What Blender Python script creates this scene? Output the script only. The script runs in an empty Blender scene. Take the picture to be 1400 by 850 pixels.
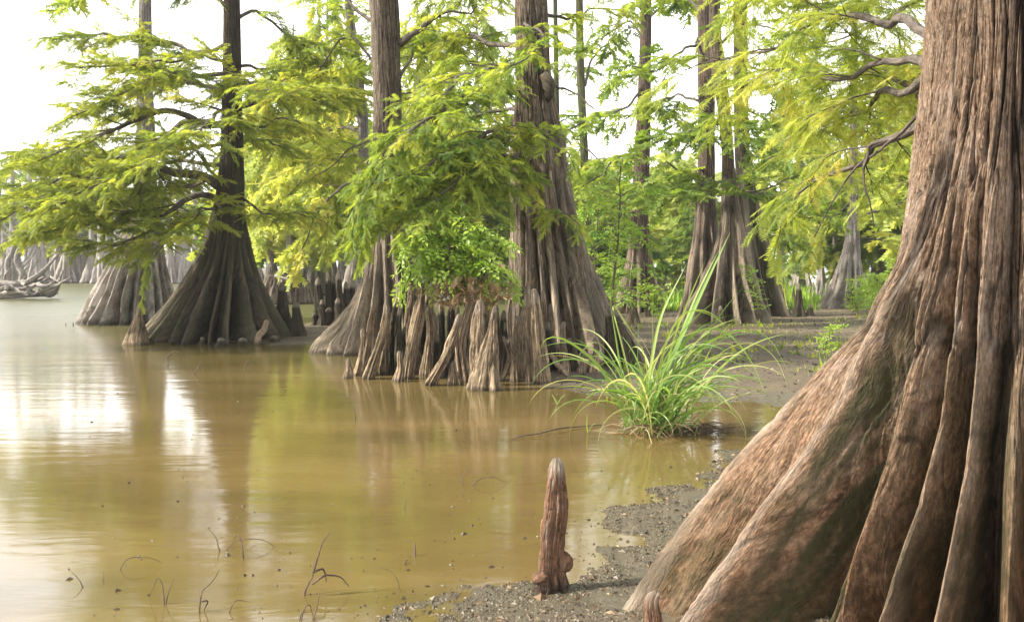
import bpy, math, random
import numpy as np
from math import radians, sin, cos, pi, atan2, sqrt

random.seed(7)
rng = np.random.default_rng(7)
S = bpy.context.scene
COL = S.collection

# ------------------------------------------------------------------ camera maths (photo pixels, 1400 x 850)
FPX, CH, HORIZ = 1345.0, 1.5, 365.0
PITCH = math.atan((425 - HORIZ) / FPX)
def ray(px, py):
    u = (425 - py) / FPX
    return np.array([(px - 700) / FPX, cos(PITCH) + u * sin(PITCH), -sin(PITCH) + u * cos(PITCH)])
def P(px, py, D):
    d = ray(px, py); k = D / d[1]
    return np.array([d[0] * k, D, CH + d[2] * k])
def G(px, py, z=0.0):
    d = ray(px, py); k = (z - CH) / d[2]
    return np.array([d[0] * k, d[1] * k, z])

# ------------------------------------------------------------------ helpers
def tag(o, label=None, cat=None, group=None, kind=None):
    if label: o['label'] = label
    if cat: o['category'] = cat
    if group: o['group'] = group
    if kind: o['kind'] = kind
    return o
def empty(name, loc, label=None, cat=None, group=None):
    o = bpy.data.objects.new(name, None); o.empty_display_size = 0.3
    o.location = loc; COL.objects.link(o)
    return tag(o, label, cat, group)
def mk(name, V, F, mat, parent=None, smooth=True, uv=None, col=None):
    """V (n,3); F list of index arrays (each k-gons); uv per-vertex (n,2); col per-vertex float"""
    V = np.asarray(V, dtype=np.float32)
    if parent is not None:
        V = V - np.array(parent_world(parent), dtype=np.float32)
    if not isinstance(F, (list, tuple)): F = [F]
    F = [np.asarray(f, dtype=np.int32) for f in F if len(f)]
    me = bpy.data.meshes.new(name)
    me.vertices.add(len(V)); me.vertices.foreach_set('co', V.ravel())
    loops = np.concatenate([f.ravel() for f in F])
    starts = []; totals = []; s = 0
    for f in F:
        n, k = f.shape
        starts.append(s + np.arange(n) * k); totals.append(np.full(n, k)); s += n * k
    starts = np.concatenate(starts).astype(np.int32); totals = np.concatenate(totals).astype(np.int32)
    me.loops.add(len(loops)); me.loops.foreach_set('vertex_index', loops)
    me.polygons.add(len(starts)); me.polygons.foreach_set('loop_start', starts); me.polygons.foreach_set('loop_total', totals)
    me.polygons.foreach_set('use_smooth', np.full(len(starts), smooth, dtype=bool))
    if uv is not None:
        l = me.uv_layers.new(name='UVMap'); l.data.foreach_set('uv', np.asarray(uv, dtype=np.float32)[loops].ravel())
    if col is not None:
        a = me.attributes.new('tint', 'FLOAT', 'POINT'); a.data.foreach_set('value', np.asarray(col, dtype=np.float32))
    me.update(calc_edges=True); me.validate()
    if mat: me.materials.append(mat)
    o = bpy.data.objects.new(name, me); COL.objects.link(o)
    if parent is not None: o.parent = parent
    return o
_pw = {}
def parent_world(o):
    v = np.zeros(3)
    while o is not None:
        v += np.array(o.location); o = o.parent
    return v
def root_at(o, base):
    """shift mesh data so that the object's origin is at base"""
    me = o.data; n = len(me.vertices); a = np.empty(n * 3, dtype=np.float32)
    me.vertices.foreach_get('co', a); a = a.reshape(-1, 3) - np.array(base, dtype=np.float32)
    me.vertices.foreach_set('co', a.ravel()); o.location = [float(c) for c in base]; me.update()
    return o

def hash3(ix, iy, iz, seed):
    h = (ix.astype(np.int64) * 374761393 + iy.astype(np.int64) * 668265263 + iz.astype(np.int64) * 2147483647 + seed * 1274126177) & 0xFFFFFFFF
    h = ((h ^ (h >> 13)) * 1274126177) & 0xFFFFFFFF
    h = (h ^ (h >> 16)) * 2246822519 & 0xFFFFFFFF
    return ((h ^ (h >> 15)) & 0xFFFFFF) / float(0xFFFFFF)
def vnoise(x, y, z=None, seed=0):
    x, y, z = np.broadcast_arrays(np.asarray(x, float), np.asarray(y, float), 0. if z is None else np.asarray(z, float))
    ix, iy, iz = np.floor(x), np.floor(y), np.floor(z)
    fx, fy, fz = x - ix, y - iy, z - iz
    fx, fy, fz = [t * t * t * (t * (t * 6 - 15) + 10) for t in (fx, fy, fz)]
    ix, iy, iz = ix.astype(np.int64), iy.astype(np.int64), iz.astype(np.int64)
    def c(a, b, d): return hash3(ix + a, iy + b, iz + d, seed)
    r = 0
    for a, wa in ((0, 1 - fx), (1, fx)):
        for b, wb in ((0, 1 - fy), (1, fy)):
            if np.any(fz > 0):
                r = r + wa * wb * (c(a, b, 0) * (1 - fz) + c(a, b, 1) * fz)
            else:
                r = r + wa * wb * c(a, b, 0)
    return r * 2 - 1
def fbm(x, y, z=None, seed=0, o=4):
    r = 0; a = 1; t = 0
    for i in range(o):
        r = r + a * vnoise(np.asarray(x) * 2 ** i, np.asarray(y) * 2 ** i, None if z is None else np.asarray(z) * 2 ** i, seed + i); t += a; a *= .5
    return r / t

# ------------------------------------------------------------------ materials
def newmat(name):
    m = bpy.data.materials.new(name); m.use_nodes = True
    nt = m.node_tree; nt.nodes.clear()
    out = nt.nodes.new('ShaderNodeOutputMaterial')
    return m, nt, nt.nodes, nt.links, out
def ramp(nodes, stops, interp='LINEAR'):
    r = nodes.new('ShaderNodeValToRGB'); e = r.color_ramp.elements; r.color_ramp.interpolation = interp
    while len(e) < len(stops): e.new(0.5)
    for i, (p, c) in enumerate(stops):
        e[i].position = p; e[i].color = (*c, 1) if len(c) == 3 else c
    return r
def mathn(nt, op, a, b=None, c=None, clamp=False):
    n = nt.nodes.new('ShaderNodeMath'); n.operation = op; n.use_clamp = clamp
    for i, v in enumerate((a, b, c)):
        if v is None: continue
        if isinstance(v, (int, float)): n.inputs[i].default_value = v
        else: nt.links.new(v, n.inputs[i])
    return n.outputs[0]
def mixc(nt, fac, a, b, mode='MIX'):
    n = nt.nodes.new('ShaderNodeMix'); n.data_type = 'RGBA'; n.blend_type = mode
    for idx, v in ((0, fac), (6, a), (7, b)):
        if isinstance(v, (int, float)): n.inputs[idx].default_value = v
        elif isinstance(v, tuple): n.inputs[idx].default_value = (*v, 1)
        else: nt.links.new(v, n.inputs[idx])
    return n.outputs[2]
def noisen(nt, vec, scale, detail=4, rough=.55, dist=0.0, typ='FBM'):
    n = nt.nodes.new('ShaderNodeTexNoise'); n.noise_type = typ
    n.inputs['Scale'].default_value = scale; n.inputs['Detail'].default_value = detail
    n.inputs['Roughness'].default_value = rough; n.inputs['Distortion'].default_value = dist
    if vec is not None: nt.links.new(vec, n.inputs['Vector'])
    return n.outputs['Fac']
def mapped(nt, vec, sc, loc=(0, 0, 0)):
    n = nt.nodes.new('ShaderNodeMapping'); n.inputs['Scale'].default_value = sc; n.inputs['Location'].default_value = loc
    nt.links.new(vec, n.inputs['Vector']); return n.outputs['Vector']

def bark(name, light, mid, dark, moss=(.05, .07, .015), mossamt=.45, strand=24., along=1.6, bump=.02, wet=0.12, tipcol=None, mossz=(0.2, 2.2), pale=None, crackmix=.5, dist=.25):
    m, nt, N, L, out = newmat(name)
    uv = N.new('ShaderNodeUVMap').outputs[0]
    geo = N.new('ShaderNodeNewGeometry').outputs['Position']
    a = noisen(nt, mapped(nt, uv, (strand, along, 1)), 1, 5, .6, dist)
    b = noisen(nt, mapped(nt, uv, (strand * 2.7, along * 3, 1)), 1, 3, .6, .2)
    ridge = mathn(nt, 'ABSOLUTE', mathn(nt, 'SUBTRACT', a, .5))
    ridge = mathn(nt, 'MULTIPLY', ridge, 7.0, clamp=True)              # 0 in the cracks
    fine = noisen(nt, mapped(nt, uv, (strand * 7, along * 9, 1)), 1, 3, .6)
    big = noisen(nt, geo, 1.3, 4, .6)
    tone = mathn(nt, 'ADD', mathn(nt, 'MULTIPLY', b, .75), mathn(nt, 'MULTIPLY', fine, .35))
    r = ramp(N, [(.28, dark), (.5, mid), (.78, light)]); L.new(tone, r.inputs[0])
    at = N.new('ShaderNodeAttribute'); at.attribute_name = 'tint'
    c = mixc(nt, mathn(nt, 'MULTIPLY', mathn(nt, 'SUBTRACT', 1.0, ridge), crackmix), r.outputs[0], dark)
    c = mixc(nt, mathn(nt, 'MULTIPLY', at.outputs['Fac'], .9), c, tuple(v * .7 for v in dark))
    if pale:
        rp = ramp(N, [(.5, (0, 0, 0)), (.68, (1, 1, 1))]); L.new(noisen(nt, mapped(nt, uv, (strand * .25, along * .5, 1)), 1, 3), rp.inputs[0])
        c = mixc(nt, mathn(nt, 'MULTIPLY', rp.outputs[0], .35), c, pale)
    gsc = 34 if strand > 100 or name.startswith('reddish') else 14
    gr1 = ramp(N, [(.33, (.35, .33, .3)), (.5, (1, 1, 1)), (.7, (1.25, 1.2, 1.15))]); L.new(noisen(nt, geo, gsc, 5, .75), gr1.inputs[0])
    c = mixc(nt, .75, c, gr1.outputs[0], 'MULTIPLY')
    sep = N.new('ShaderNodeSeparateXYZ'); L.new(geo, sep.inputs[0])
    mr = ramp(N, [(.42, (0, 0, 0)), (.62, (1, 1, 1))]); L.new(mathn(nt, 'ADD', mathn(nt, 'MULTIPLY', big, .55), mathn(nt, 'MULTIPLY', noisen(nt, geo, 9, 4, .7), .45)), mr.inputs[0])
    z1 = N.new('ShaderNodeMapRange'); z1.inputs[1].default_value = mossz[0]; z1.inputs[2].default_value = mossz[1]
    z1.inputs[3].default_value = 1; z1.inputs[4].default_value = .15; L.new(sep.outputs[2], z1.inputs[0])
    mf = mathn(nt, 'MULTIPLY', mathn(nt, 'MULTIPLY', mr.outputs[0], z1.outputs[0]), mossamt)
    mossn = mixc(nt, noisen(nt, geo, 40, 3), moss, tuple(v * .35 for v in moss))
    c = mixc(nt, mf, c, mossn)
    if name.startswith('reddish'):       # lower bark is stripped to its red inner fibres
        zl = N.new('ShaderNodeMapRange'); zl.inputs[1].default_value = .55; zl.inputs[2].default_value = 1.5; zl.inputs[3].default_value = .85; zl.inputs[4].default_value = 0
        L.new(mathn(nt, 'ADD', sep.outputs[2], mathn(nt, 'MULTIPLY', big, .5)), zl.inputs[0]); c = mixc(nt, zl.outputs[0], c, (.92, .72, .57), 'MULTIPLY')
    wa = N.new('ShaderNodeAttribute'); wa.attribute_name = 'worn_hilite'
    c = mixc(nt, mathn(nt, 'MULTIPLY', wa.outputs['Fac'], .7, clamp=True), c, (.44, .37, .29))  # pale weathering, plus the highlights painted on rib crests
    c = mixc(nt, mathn(nt, 'MULTIPLY', wa.outputs['Fac'], -.9, clamp=True), c, mossn)
    if wet > 0:                                                           # water stain line round the foot
        wz = mathn(nt, 'ADD', sep.outputs[2], mathn(nt, 'MULTIPLY', noisen(nt, geo, 6, 2), .08))
        z2 = N.new('ShaderNodeMapRange'); z2.inputs[1].default_value = wet * .45; z2.inputs[2].default_value = wet
        z2.inputs[3].default_value = .75; z2.inputs[4].default_value = 0; L.new(wz, z2.inputs[0])
        c = mixc(nt, z2.outputs[0], c, (.03, .026, .02))
    p = N.new('ShaderNodeBsdfPrincipled'); p.inputs['Roughness'].default_value = .85
    p.inputs['Specular IOR Level'].default_value = .25
    L.new(c, p.inputs['Base Color'])
    bm_ = N.new('ShaderNodeBump'); bm_.inputs['Strength'].default_value = 1; bm_.inputs['Distance'].default_value = bump
    h = mathn(nt, 'ADD', mathn(nt, 'ADD', mathn(nt, 'MULTIPLY', ridge, .8), mathn(nt, 'MULTIPLY', tone, .7)), mathn(nt, 'MULTIPLY', noisen(nt, geo, gsc * 2.2, 4, .7), .9))
    L.new(h, bm_.inputs['Height']); L.new(bm_.outputs[0], p.inputs['Normal'])
    L.new(p.outputs[0], out.inputs[0])
    return m

def leafmat(name, cols, transl=.5, rough=.6):
    m, nt, N, L, out = newmat(name)
    at = N.new('ShaderNodeAttribute'); at.attribute_name = 'tint'
    stops = [(i / (len(cols) - 1), c) for i, c in enumerate(cols)]
    r = ramp(N, stops); L.new(at.outputs['Fac'], r.inputs[0])
    d = N.new('ShaderNodeBsdfPrincipled'); d.inputs['Roughness'].default_value = rough; d.inputs['Specular IOR Level'].default_value = .3
    t = N.new('ShaderNodeBsdfTranslucent')
    tc = mixc(nt, 1.0, r.outputs[0], (1.95, 1.8, .95), 'MULTIPLY')
    L.new(r.outputs[0], d.inputs['Base Color']); L.new(tc, t.inputs[0])
    mx = N.new('ShaderNodeMixShader'); mx.inputs[0].default_value = transl
    L.new(d.outputs[0], mx.inputs[1]); L.new(t.outputs[0], mx.inputs[2]); L.new(mx.outputs[0], out.inputs[0])
    return m

M = {}
M['near_bark'] = bark('reddish_brown_bark', (.50, .375, .265), (.215, .138, .088), (.026, .016, .010), moss=(.055, .052, .02), mossamt=.85, strand=105, along=8, bump=.006, wet=0, mossz=(.5, 1.5), pale=(.50, .42, .35), crackmix=.35, dist=.15)
M['grey_bark'] = bark('grey_brown_bark', (.60, .48, .35), (.20, .15, .10), (.018, .013, .009), mossamt=.35, strand=20, along=.9, bump=.03)
M['dark_bark'] = bark('dark_mossy_bark', (.24, .185, .125), (.085, .066, .042), (.016, .014, .009), moss=(.06, .075, .02), mossamt=.65, strand=18, along=.8, bump=.03, mossz=(2, 6))
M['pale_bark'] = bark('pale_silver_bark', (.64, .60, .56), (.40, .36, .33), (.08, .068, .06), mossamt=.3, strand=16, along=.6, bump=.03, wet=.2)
M['red_bark'] = bark('rust_brown_bark', (.40, .30, .23), (.20, .14, .105), (.04, .028, .02), mossamt=.4, strand=14, along=.6, bump=.03)
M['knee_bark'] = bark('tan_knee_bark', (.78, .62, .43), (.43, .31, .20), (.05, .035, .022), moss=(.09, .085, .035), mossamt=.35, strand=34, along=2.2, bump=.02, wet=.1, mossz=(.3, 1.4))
M['dark_knee'] = bark('dark_knee_bark', (.19, .14, .10), (.065, .048, .034), (.016, .012, .009), mossamt=.45, strand=24, along=1.6, bump=.02, wet=.1)  # dark bark, lowered further so shade between the knees is in the colour
M['near_knee'] = bark('red_knee_bark', (.50, .31, .19), (.28, .135, .07), (.06, .03, .018), moss=(.09, .08, .04), mossamt=.3, strand=150, along=14, bump=.006, wet=.16, pale=(.40, .36, .32))
M['moss_bark'] = bark('green_lichened_bark', (.26, .25, .13), (.15, .155, .07), (.06, .055, .03), moss=(.12, .15, .035), mossamt=.8, strand=14, along=.6, bump=.03, wet=0, mossz=(8, 20))
M['limb_bark'] = bark('dark_limb_bark', (.22, .19, .16), (.11, .09, .075), (.04, .032, .027), mossamt=.2, strand=30, along=4, bump=.008, wet=0)
M['twig'] = bark('brown_twig_bark', (.20, .15, .11), (.09, .065, .045), (.05, .035, .025), mossamt=0, strand=40, along=10, bump=.002, wet=0)
M['driftwood'] = bark('bleached_driftwood', (.55, .51, .46), (.36, .32, .28), (.10, .085, .07), mossamt=0, strand=30, along=2, bump=.02, wet=0)

M['leaf_left'] = leafmat('olive_green_needles', [(.07, .115, .028), (.15, .205, .038), (.25, .295, .055), (.36, .36, .08)], .5)
M['leaf_mid'] = leafmat('fresh_green_needles', [(.065, .12, .025), (.15, .22, .038), (.26, .32, .055), (.38, .39, .08)], .5)
M['leaf_near'] = leafmat('golden_green_needles', [(.11, .165, .04), (.20, .26, .06), (.31, .36, .09), (.42, .39, .14)], .55)
M['leaf_deep'] = leafmat('deep_green_needles', [(.05, .09, .022), (.10, .165, .032), (.17, .24, .045), (.24, .30, .055)], .5)
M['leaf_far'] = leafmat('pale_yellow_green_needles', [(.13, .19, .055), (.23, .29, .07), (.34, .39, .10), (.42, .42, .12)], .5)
M['leaf_broad'] = leafmat('bright_green_broad_leaves', [(.06, .14, .02), (.13, .24, .03), (.22, .33, .05), (.30, .40, .09)], .4, .4)
M['dead_leaf'] = leafmat('dry_brown_foliage', [(.10, .062, .035), (.18, .115, .06), (.27, .19, .11), (.38, .29, .18)], .3)
M['blade'] = leafmat('long_green_grass_blades', [(.05, .12, .025), (.11, .21, .045), (.23, .31, .09), (.48, .42, .24)], .35, .35)

# ------------------------------------------------------------------ spray templates
def spray_template(n, w=.05, ln=.26, droop=.12, twist=.15, seed=0):
    r = np.random.default_rng(seed)
    V = []; F = []
    for k in range(n):
        x = (k + .5) / n
        for s in (-1, 1):
            a = radians(r.uniform(42, 68)); l = ln * (1 - .55 * abs(x - .35)) * r.uniform(.8, 1.15)
            bx = x + r.uniform(-.02, .02)
            z0 = -droop * bx * bx
            dx, dy = cos(a), sin(a) * s
            px_, py_ = -dy * s, dx * s
            tip = (bx + dx * l, dy * l, z0 - l * r.uniform(0, .35) + r.uniform(-twist, twist) * .3)
            i = len(V)
            V += [(bx - w * .5, 0, z0), (bx + w * .5, 0, z0 + .01), tip]
            F.append((i, i + 1, i + 2))
    i = len(V); V += [(0, -.012, 0), (0, .012, 0), (1.05, 0, -droop)]; F.append((i, i + 1, i + 2))
    return np.array(V), np.array(F)
TPL_FINE = [spray_template(17, .05, .27, seed=s) for s in range(3)]
TPL_MID = [spray_template(8, .13, .36, seed=s) for s in range(3)]
TPL_LOW = [spray_template(5, .25, .45, seed=s) for s in range(3)]
def broad_template(seed):
    r = np.random.default_rng(seed); V = []; F = []
    for k in range(7):
        x = k / 6; s = -1 if k % 2 else 1; a = radians(r.uniform(35, 70)) * (s if k < 6 else .1); l = r.uniform(.32, .45)
        d = np.array([cos(a), sin(a), r.uniform(-.5, .05)]); d /= np.linalg.norm(d); q = np.array([-sin(a), cos(a), r.uniform(-.3, .3)]) * .11
        b = np.array([x, 0, -.1 * x * x]); i = len(V)
        V += [b, b + d * l * .45 + q + (0, 0, .02), b + d * l, b + d * l * .45 - q + (0, 0, .02), b + d * l * .5 - (0, 0, .02)]
        F += [(i, i + 1, i + 4), (i + 1, i + 2, i + 4), (i + 2, i + 3, i + 4), (i + 3, i, i + 4)]
    return np.array(V), np.array(F)
TPL_BROAD = [broad_template(s) for s in range(3)]

class Sprays:
    def __init__(s): s.p = []; s.d = []; s.z = []; s.t = []
    def add(s, p, d, size, tint): s.p.append(p); s.d.append(d); s.z.append(size); s.t.append(tint)
    def build(s, name, mat, parent, tpls, seed=0, roll=.5):
        if not s.p: return None
        r = np.random.default_rng(seed)
        p = np.array(s.p); d = np.array(s.d); d /= np.linalg.norm(d, axis=1)[:, None] + 1e-9
        z = np.array(s.z); t = np.array(s.t)
        up = np.array([0, 0, 1.]) + r.normal(0, roll, (len(p), 3))
        sd = np.cross(up, d); sd /= np.linalg.norm(sd, axis=1)[:, None] + 1e-9
        nn = np.cross(d, sd)
        pick = r.integers(0, len(tpls), len(p))
        Vs = []; Fs = []; Ts = []; off = 0
        for k, (tv, tf) in enumerate(tpls):
            ii = np.where(pick == k)[0]
            if not len(ii): continue
            W = p[ii, None, :] + z[ii, None, None] * (tv[None, :, 0:1] * d[ii, None, :] + tv[None, :, 1:2] * sd[ii, None, :] + tv[None, :, 2:3] * nn[ii, None, :])
            Vs.append(W.reshape(-1, 3)); n = len(tv)
            Fs.append((tf[None] + (np.arange(len(ii)) * n)[:, None, None] + off).reshape(-1, 3)); off += len(ii) * n
            Ts.append(np.repeat(t[ii], n))
        return mk(name, np.concatenate(Vs), np.concatenate(Fs), mat, parent, smooth=False, col=np.clip(np.concatenate(Ts), 0, 1))

class Tubes:
    def __init__(s): s.V = []; s.F = []; s.U = []; s.n = 0; s.caps = []
    def add(s, pts, rad, sides=6, lump=0.0, seed=0):
        pts = np.asarray(pts, float); n = len(pts)
        rad = np.broadcast_to(np.asarray(rad, float), (n,)) if np.ndim(rad) == 0 or len(rad) == n else np.interp(np.linspace(0, 1, n), np.linspace(0, 1, len(rad)), rad)
        T = np.gradient(pts, axis=0); T /= np.linalg.norm(T, axis=1)[:, None] + 1e-9
        ref = np.array([.13, .22, .97]) if abs(T[:, 2]).mean() < .8 else np.array([.97, .2, .1])
        A = np.cross(T, ref); A /= np.linalg.norm(A, axis=1)[:, None] + 1e-9
        B = np.cross(T, A)
        th = np.arange(sides + 1) / sides * 2 * pi
        rr = rad[:, None] * np.ones(sides + 1)[None]
        if lump: 
            nz = vnoise(np.cos(th)[None] * 1.3 + seed * 3.1, np.sin(th)[None] * 1.3 + np.arange(n)[:, None] * .35, seed=seed)
            rr = rr * (1 + lump * nz)
        W = pts[:, None] + rr[..., None] * (np.cos(th)[None, :, None] * A[:, None] + np.sin(th)[None, :, None] * B[:, None])
        ln = np.concatenate([[0], np.cumsum(np.linalg.norm(np.diff(pts, axis=0), axis=1))])
        U = np.stack(np.broadcast_arrays(th[None] * max(rad.mean(), .004), ln[:, None]), -1).reshape(-1, 2)
        i, j = np.meshgrid(np.arange(n - 1), np.arange(sides), indexing='ij'); k = sides + 1
        a = (i * k + j).ravel() + s.n
        s.F.append(np.stack([a, a + 1, a + k + 1, a + k], 1)); s.V.append(W.reshape(-1, 3)); s.U.append(U); s.n += n * k
        # closing tips
        tipv = np.array([pts[-1] + T[-1] * rad[-1] * .8, pts[0] - T[0] * rad[0] * .3]); s.V.append(tipv); s.U.append(np.array([[0, ln[-1]], [0, 0]]))
        e = s.n - k
        s.caps.append(np.array([(e + q, e + q + 1, s.n) for q in range(sides)] + [(s.n - n * k + q + 1, s.n - n * k + q, s.n + 1) for q in range(sides)]))
        s.n += 2
    def build(s, name, mat, parent=None):
        if not s.V: return None
        return mk(name, np.concatenate(s.V), [np.concatenate(s.F), np.concatenate(s.caps)], mat, parent, uv=np.concatenate(s.U))

def smooth_path(pts, n=24, jit=0.0, seed=0):
    pts = np.asarray(pts, float); m = len(pts)
    e = np.vstack([2 * pts[0] - pts[1], pts, 2 * pts[-1] - pts[-2]])
    seg = np.linalg.norm(np.diff(pts, axis=0), axis=1); cum = np.concatenate([[0], np.cumsum(seg)]); cum /= cum[-1]
    out = []
    for t in np.linspace(0, 1, n):
        k = min(np.searchsorted(cum, t, side='right') - 1, m - 2); u = (t - cum[k]) / (cum[k + 1] - cum[k] + 1e-9)
        p0, p1, p2, p3 = e[k], e[k + 1], e[k + 2], e[k + 3]
        out.append(.5 * (2 * p1 + (p2 - p0) * u + (2 * p0 - 5 * p1 + 4 * p2 - p3) * u * u + (3 * p1 - p0 - 3 * p2 + p3) * u ** 3))
    out = np.array(out)
    if jit:
        t = np.linspace(0, 9, n)
        w = np.minimum(1, np.linspace(0, 4, n))
        for a in range(3): out[:, a] += jit * w * vnoise(t, t * 0 + seed * 7.3 + a * 3.7, seed=seed + a)
    return out

def make_limb(tree, pts, r0, r1, mat, leaf, seed, slen=1.3, sstep=.3, t0=.25, tlen=.45, tstep=.16, spstep=.09, spsize=.22, tpl=None, tint=(.45, .22), droop=.25, name='branch', sink=0.0, tubs=None, spr=None, sides=8):
    """limb with side shoots carrying flat feathery sprays; returns nothing, builds branch > foliage"""
    r = random.Random(seed); tpl = tpl or TPL_MID
    L_ = sum(np.linalg.norm(np.diff(np.asarray(pts), axis=0), axis=1))
    path = smooth_path(pts, max(10, int(L_ / .15)), .035 * L_ ** .5, seed)
    own = tubs is None
    T = Tubes() if own else tubs; Sp = Sprays() if spr is None else spr
    rads = np.linspace(1, 0, len(path)) ** 1.1 * (r0 - r1) + r1
    T.add(path, rads, sides, .15, seed)
    def twig(p, d, ln, rad, level, tn):
        n = 6 if level == 1 else 4
        pp = [p]; q = p.copy(); dd = d / np.linalg.norm(d)
        for k in range(n):
            dd = dd + np.array([r.gauss(0, .13), r.gauss(0, .13), r.gauss(0, .08) - droop / n * (.6 if k < 2 else 1.2)]); dd /= np.linalg.norm(dd)
            q = q + dd * ln / n; pp.append(q.copy())
        pp = np.array(pp)
        T.add(pp, np.linspace(rad, rad * .3, len(pp)), 4 if level == 1 else 3)
        if level == 1:
            m = int(ln / tstep)
            for k in range(m):
                t = .12 + .88 * (k + r.random()) / m; i = min(int(t * n), n - 1); f = t * n - i
                b = pp[i] * (1 - f) + pp[i + 1] * f; dv = pp[i + 1] - pp[i]; dv /= np.linalg.norm(dv)
                s = 1 if k % 2 else -1
                a = s * radians(r.uniform(30, 70)); c_, s_ = cos(a), sin(a)
                nd = np.array([dv[0] * c_ - dv[1] * s_, dv[0] * s_ + dv[1] * c_, dv[2] + r.gauss(.02, .18)])
                twig(b, nd, tlen * r.uniform(.5, 1.2) * (1 - .3 * t), rad * .4, 2, tn + r.gauss(0, .09))
        m = max(2, int(ln / spstep / (1 if level == 2 else 1.6)))
        for k in range(m):
            t = (.1 if level == 2 else .4) + (.9 if level == 2 else .6) * (k + r.random()) / m; t = min(t, .999); i = int(t * n); f = t * n - i
            b = pp[i] * (1 - f) + pp[i + 1] * f; dv = pp[i + 1] - pp[i]; dv /= np.linalg.norm(dv)
            a = (1 if k % 2 else -1) * radians(r.uniform(15, 65)); c_, s_ = cos(a), sin(a)
            nd = (dv[0] * c_ - dv[1] * s_, dv[0] * s_ + dv[1] * c_, dv[2] * .6 + r.gauss(-.12, .22))
            Sp.add(b, nd, spsize * r.uniform(.6, 1.25), tn + r.gauss(0, .12))
    n = len(path); ms = max(2, int(L_ * (1 - t0) / sstep))
    for k in range(ms):
        t = t0 + (1 - t0) * (k + r.random() * .8) / ms; t = min(t, .995); i = min(int(t * (n - 1)), n - 2)
        b = path[i]; dv = path[min(i + 2, n - 1)] - path[i]; dv /= np.linalg.norm(dv) + 1e-9
        a = (1 if k % 2 else -1) * radians(r.uniform(35, 80) * (1 - .4 * t)); c_, s_ = cos(a), sin(a)
        nd = np.array([dv[0] * c_ - dv[1] * s_, dv[0] * s_ + dv[1] * c_, dv[2] * .5 + r.gauss(.08, .2)])
        if sqrt(nd[0] ** 2 + nd[1] ** 2) < .3: nd[0] += r.uniform(-1, 1); nd[1] += r.uniform(-1, 1)
        tn = tint[0] + r.gauss(0, tint[1] * .6)
        twig(b, nd, slen * r.uniform(.55, 1.15) * (1.05 - .45 * t), max(.006, rads[i] * .38), 1, tn)
    twig(path[-1], path[-1] - path[-3], slen * .6, r1, 1, tint[0])
    if own:
        b = T.build(name, mat, tree)
        Sp.build('foliage', leaf, b, tpl, seed)
        return b

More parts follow.
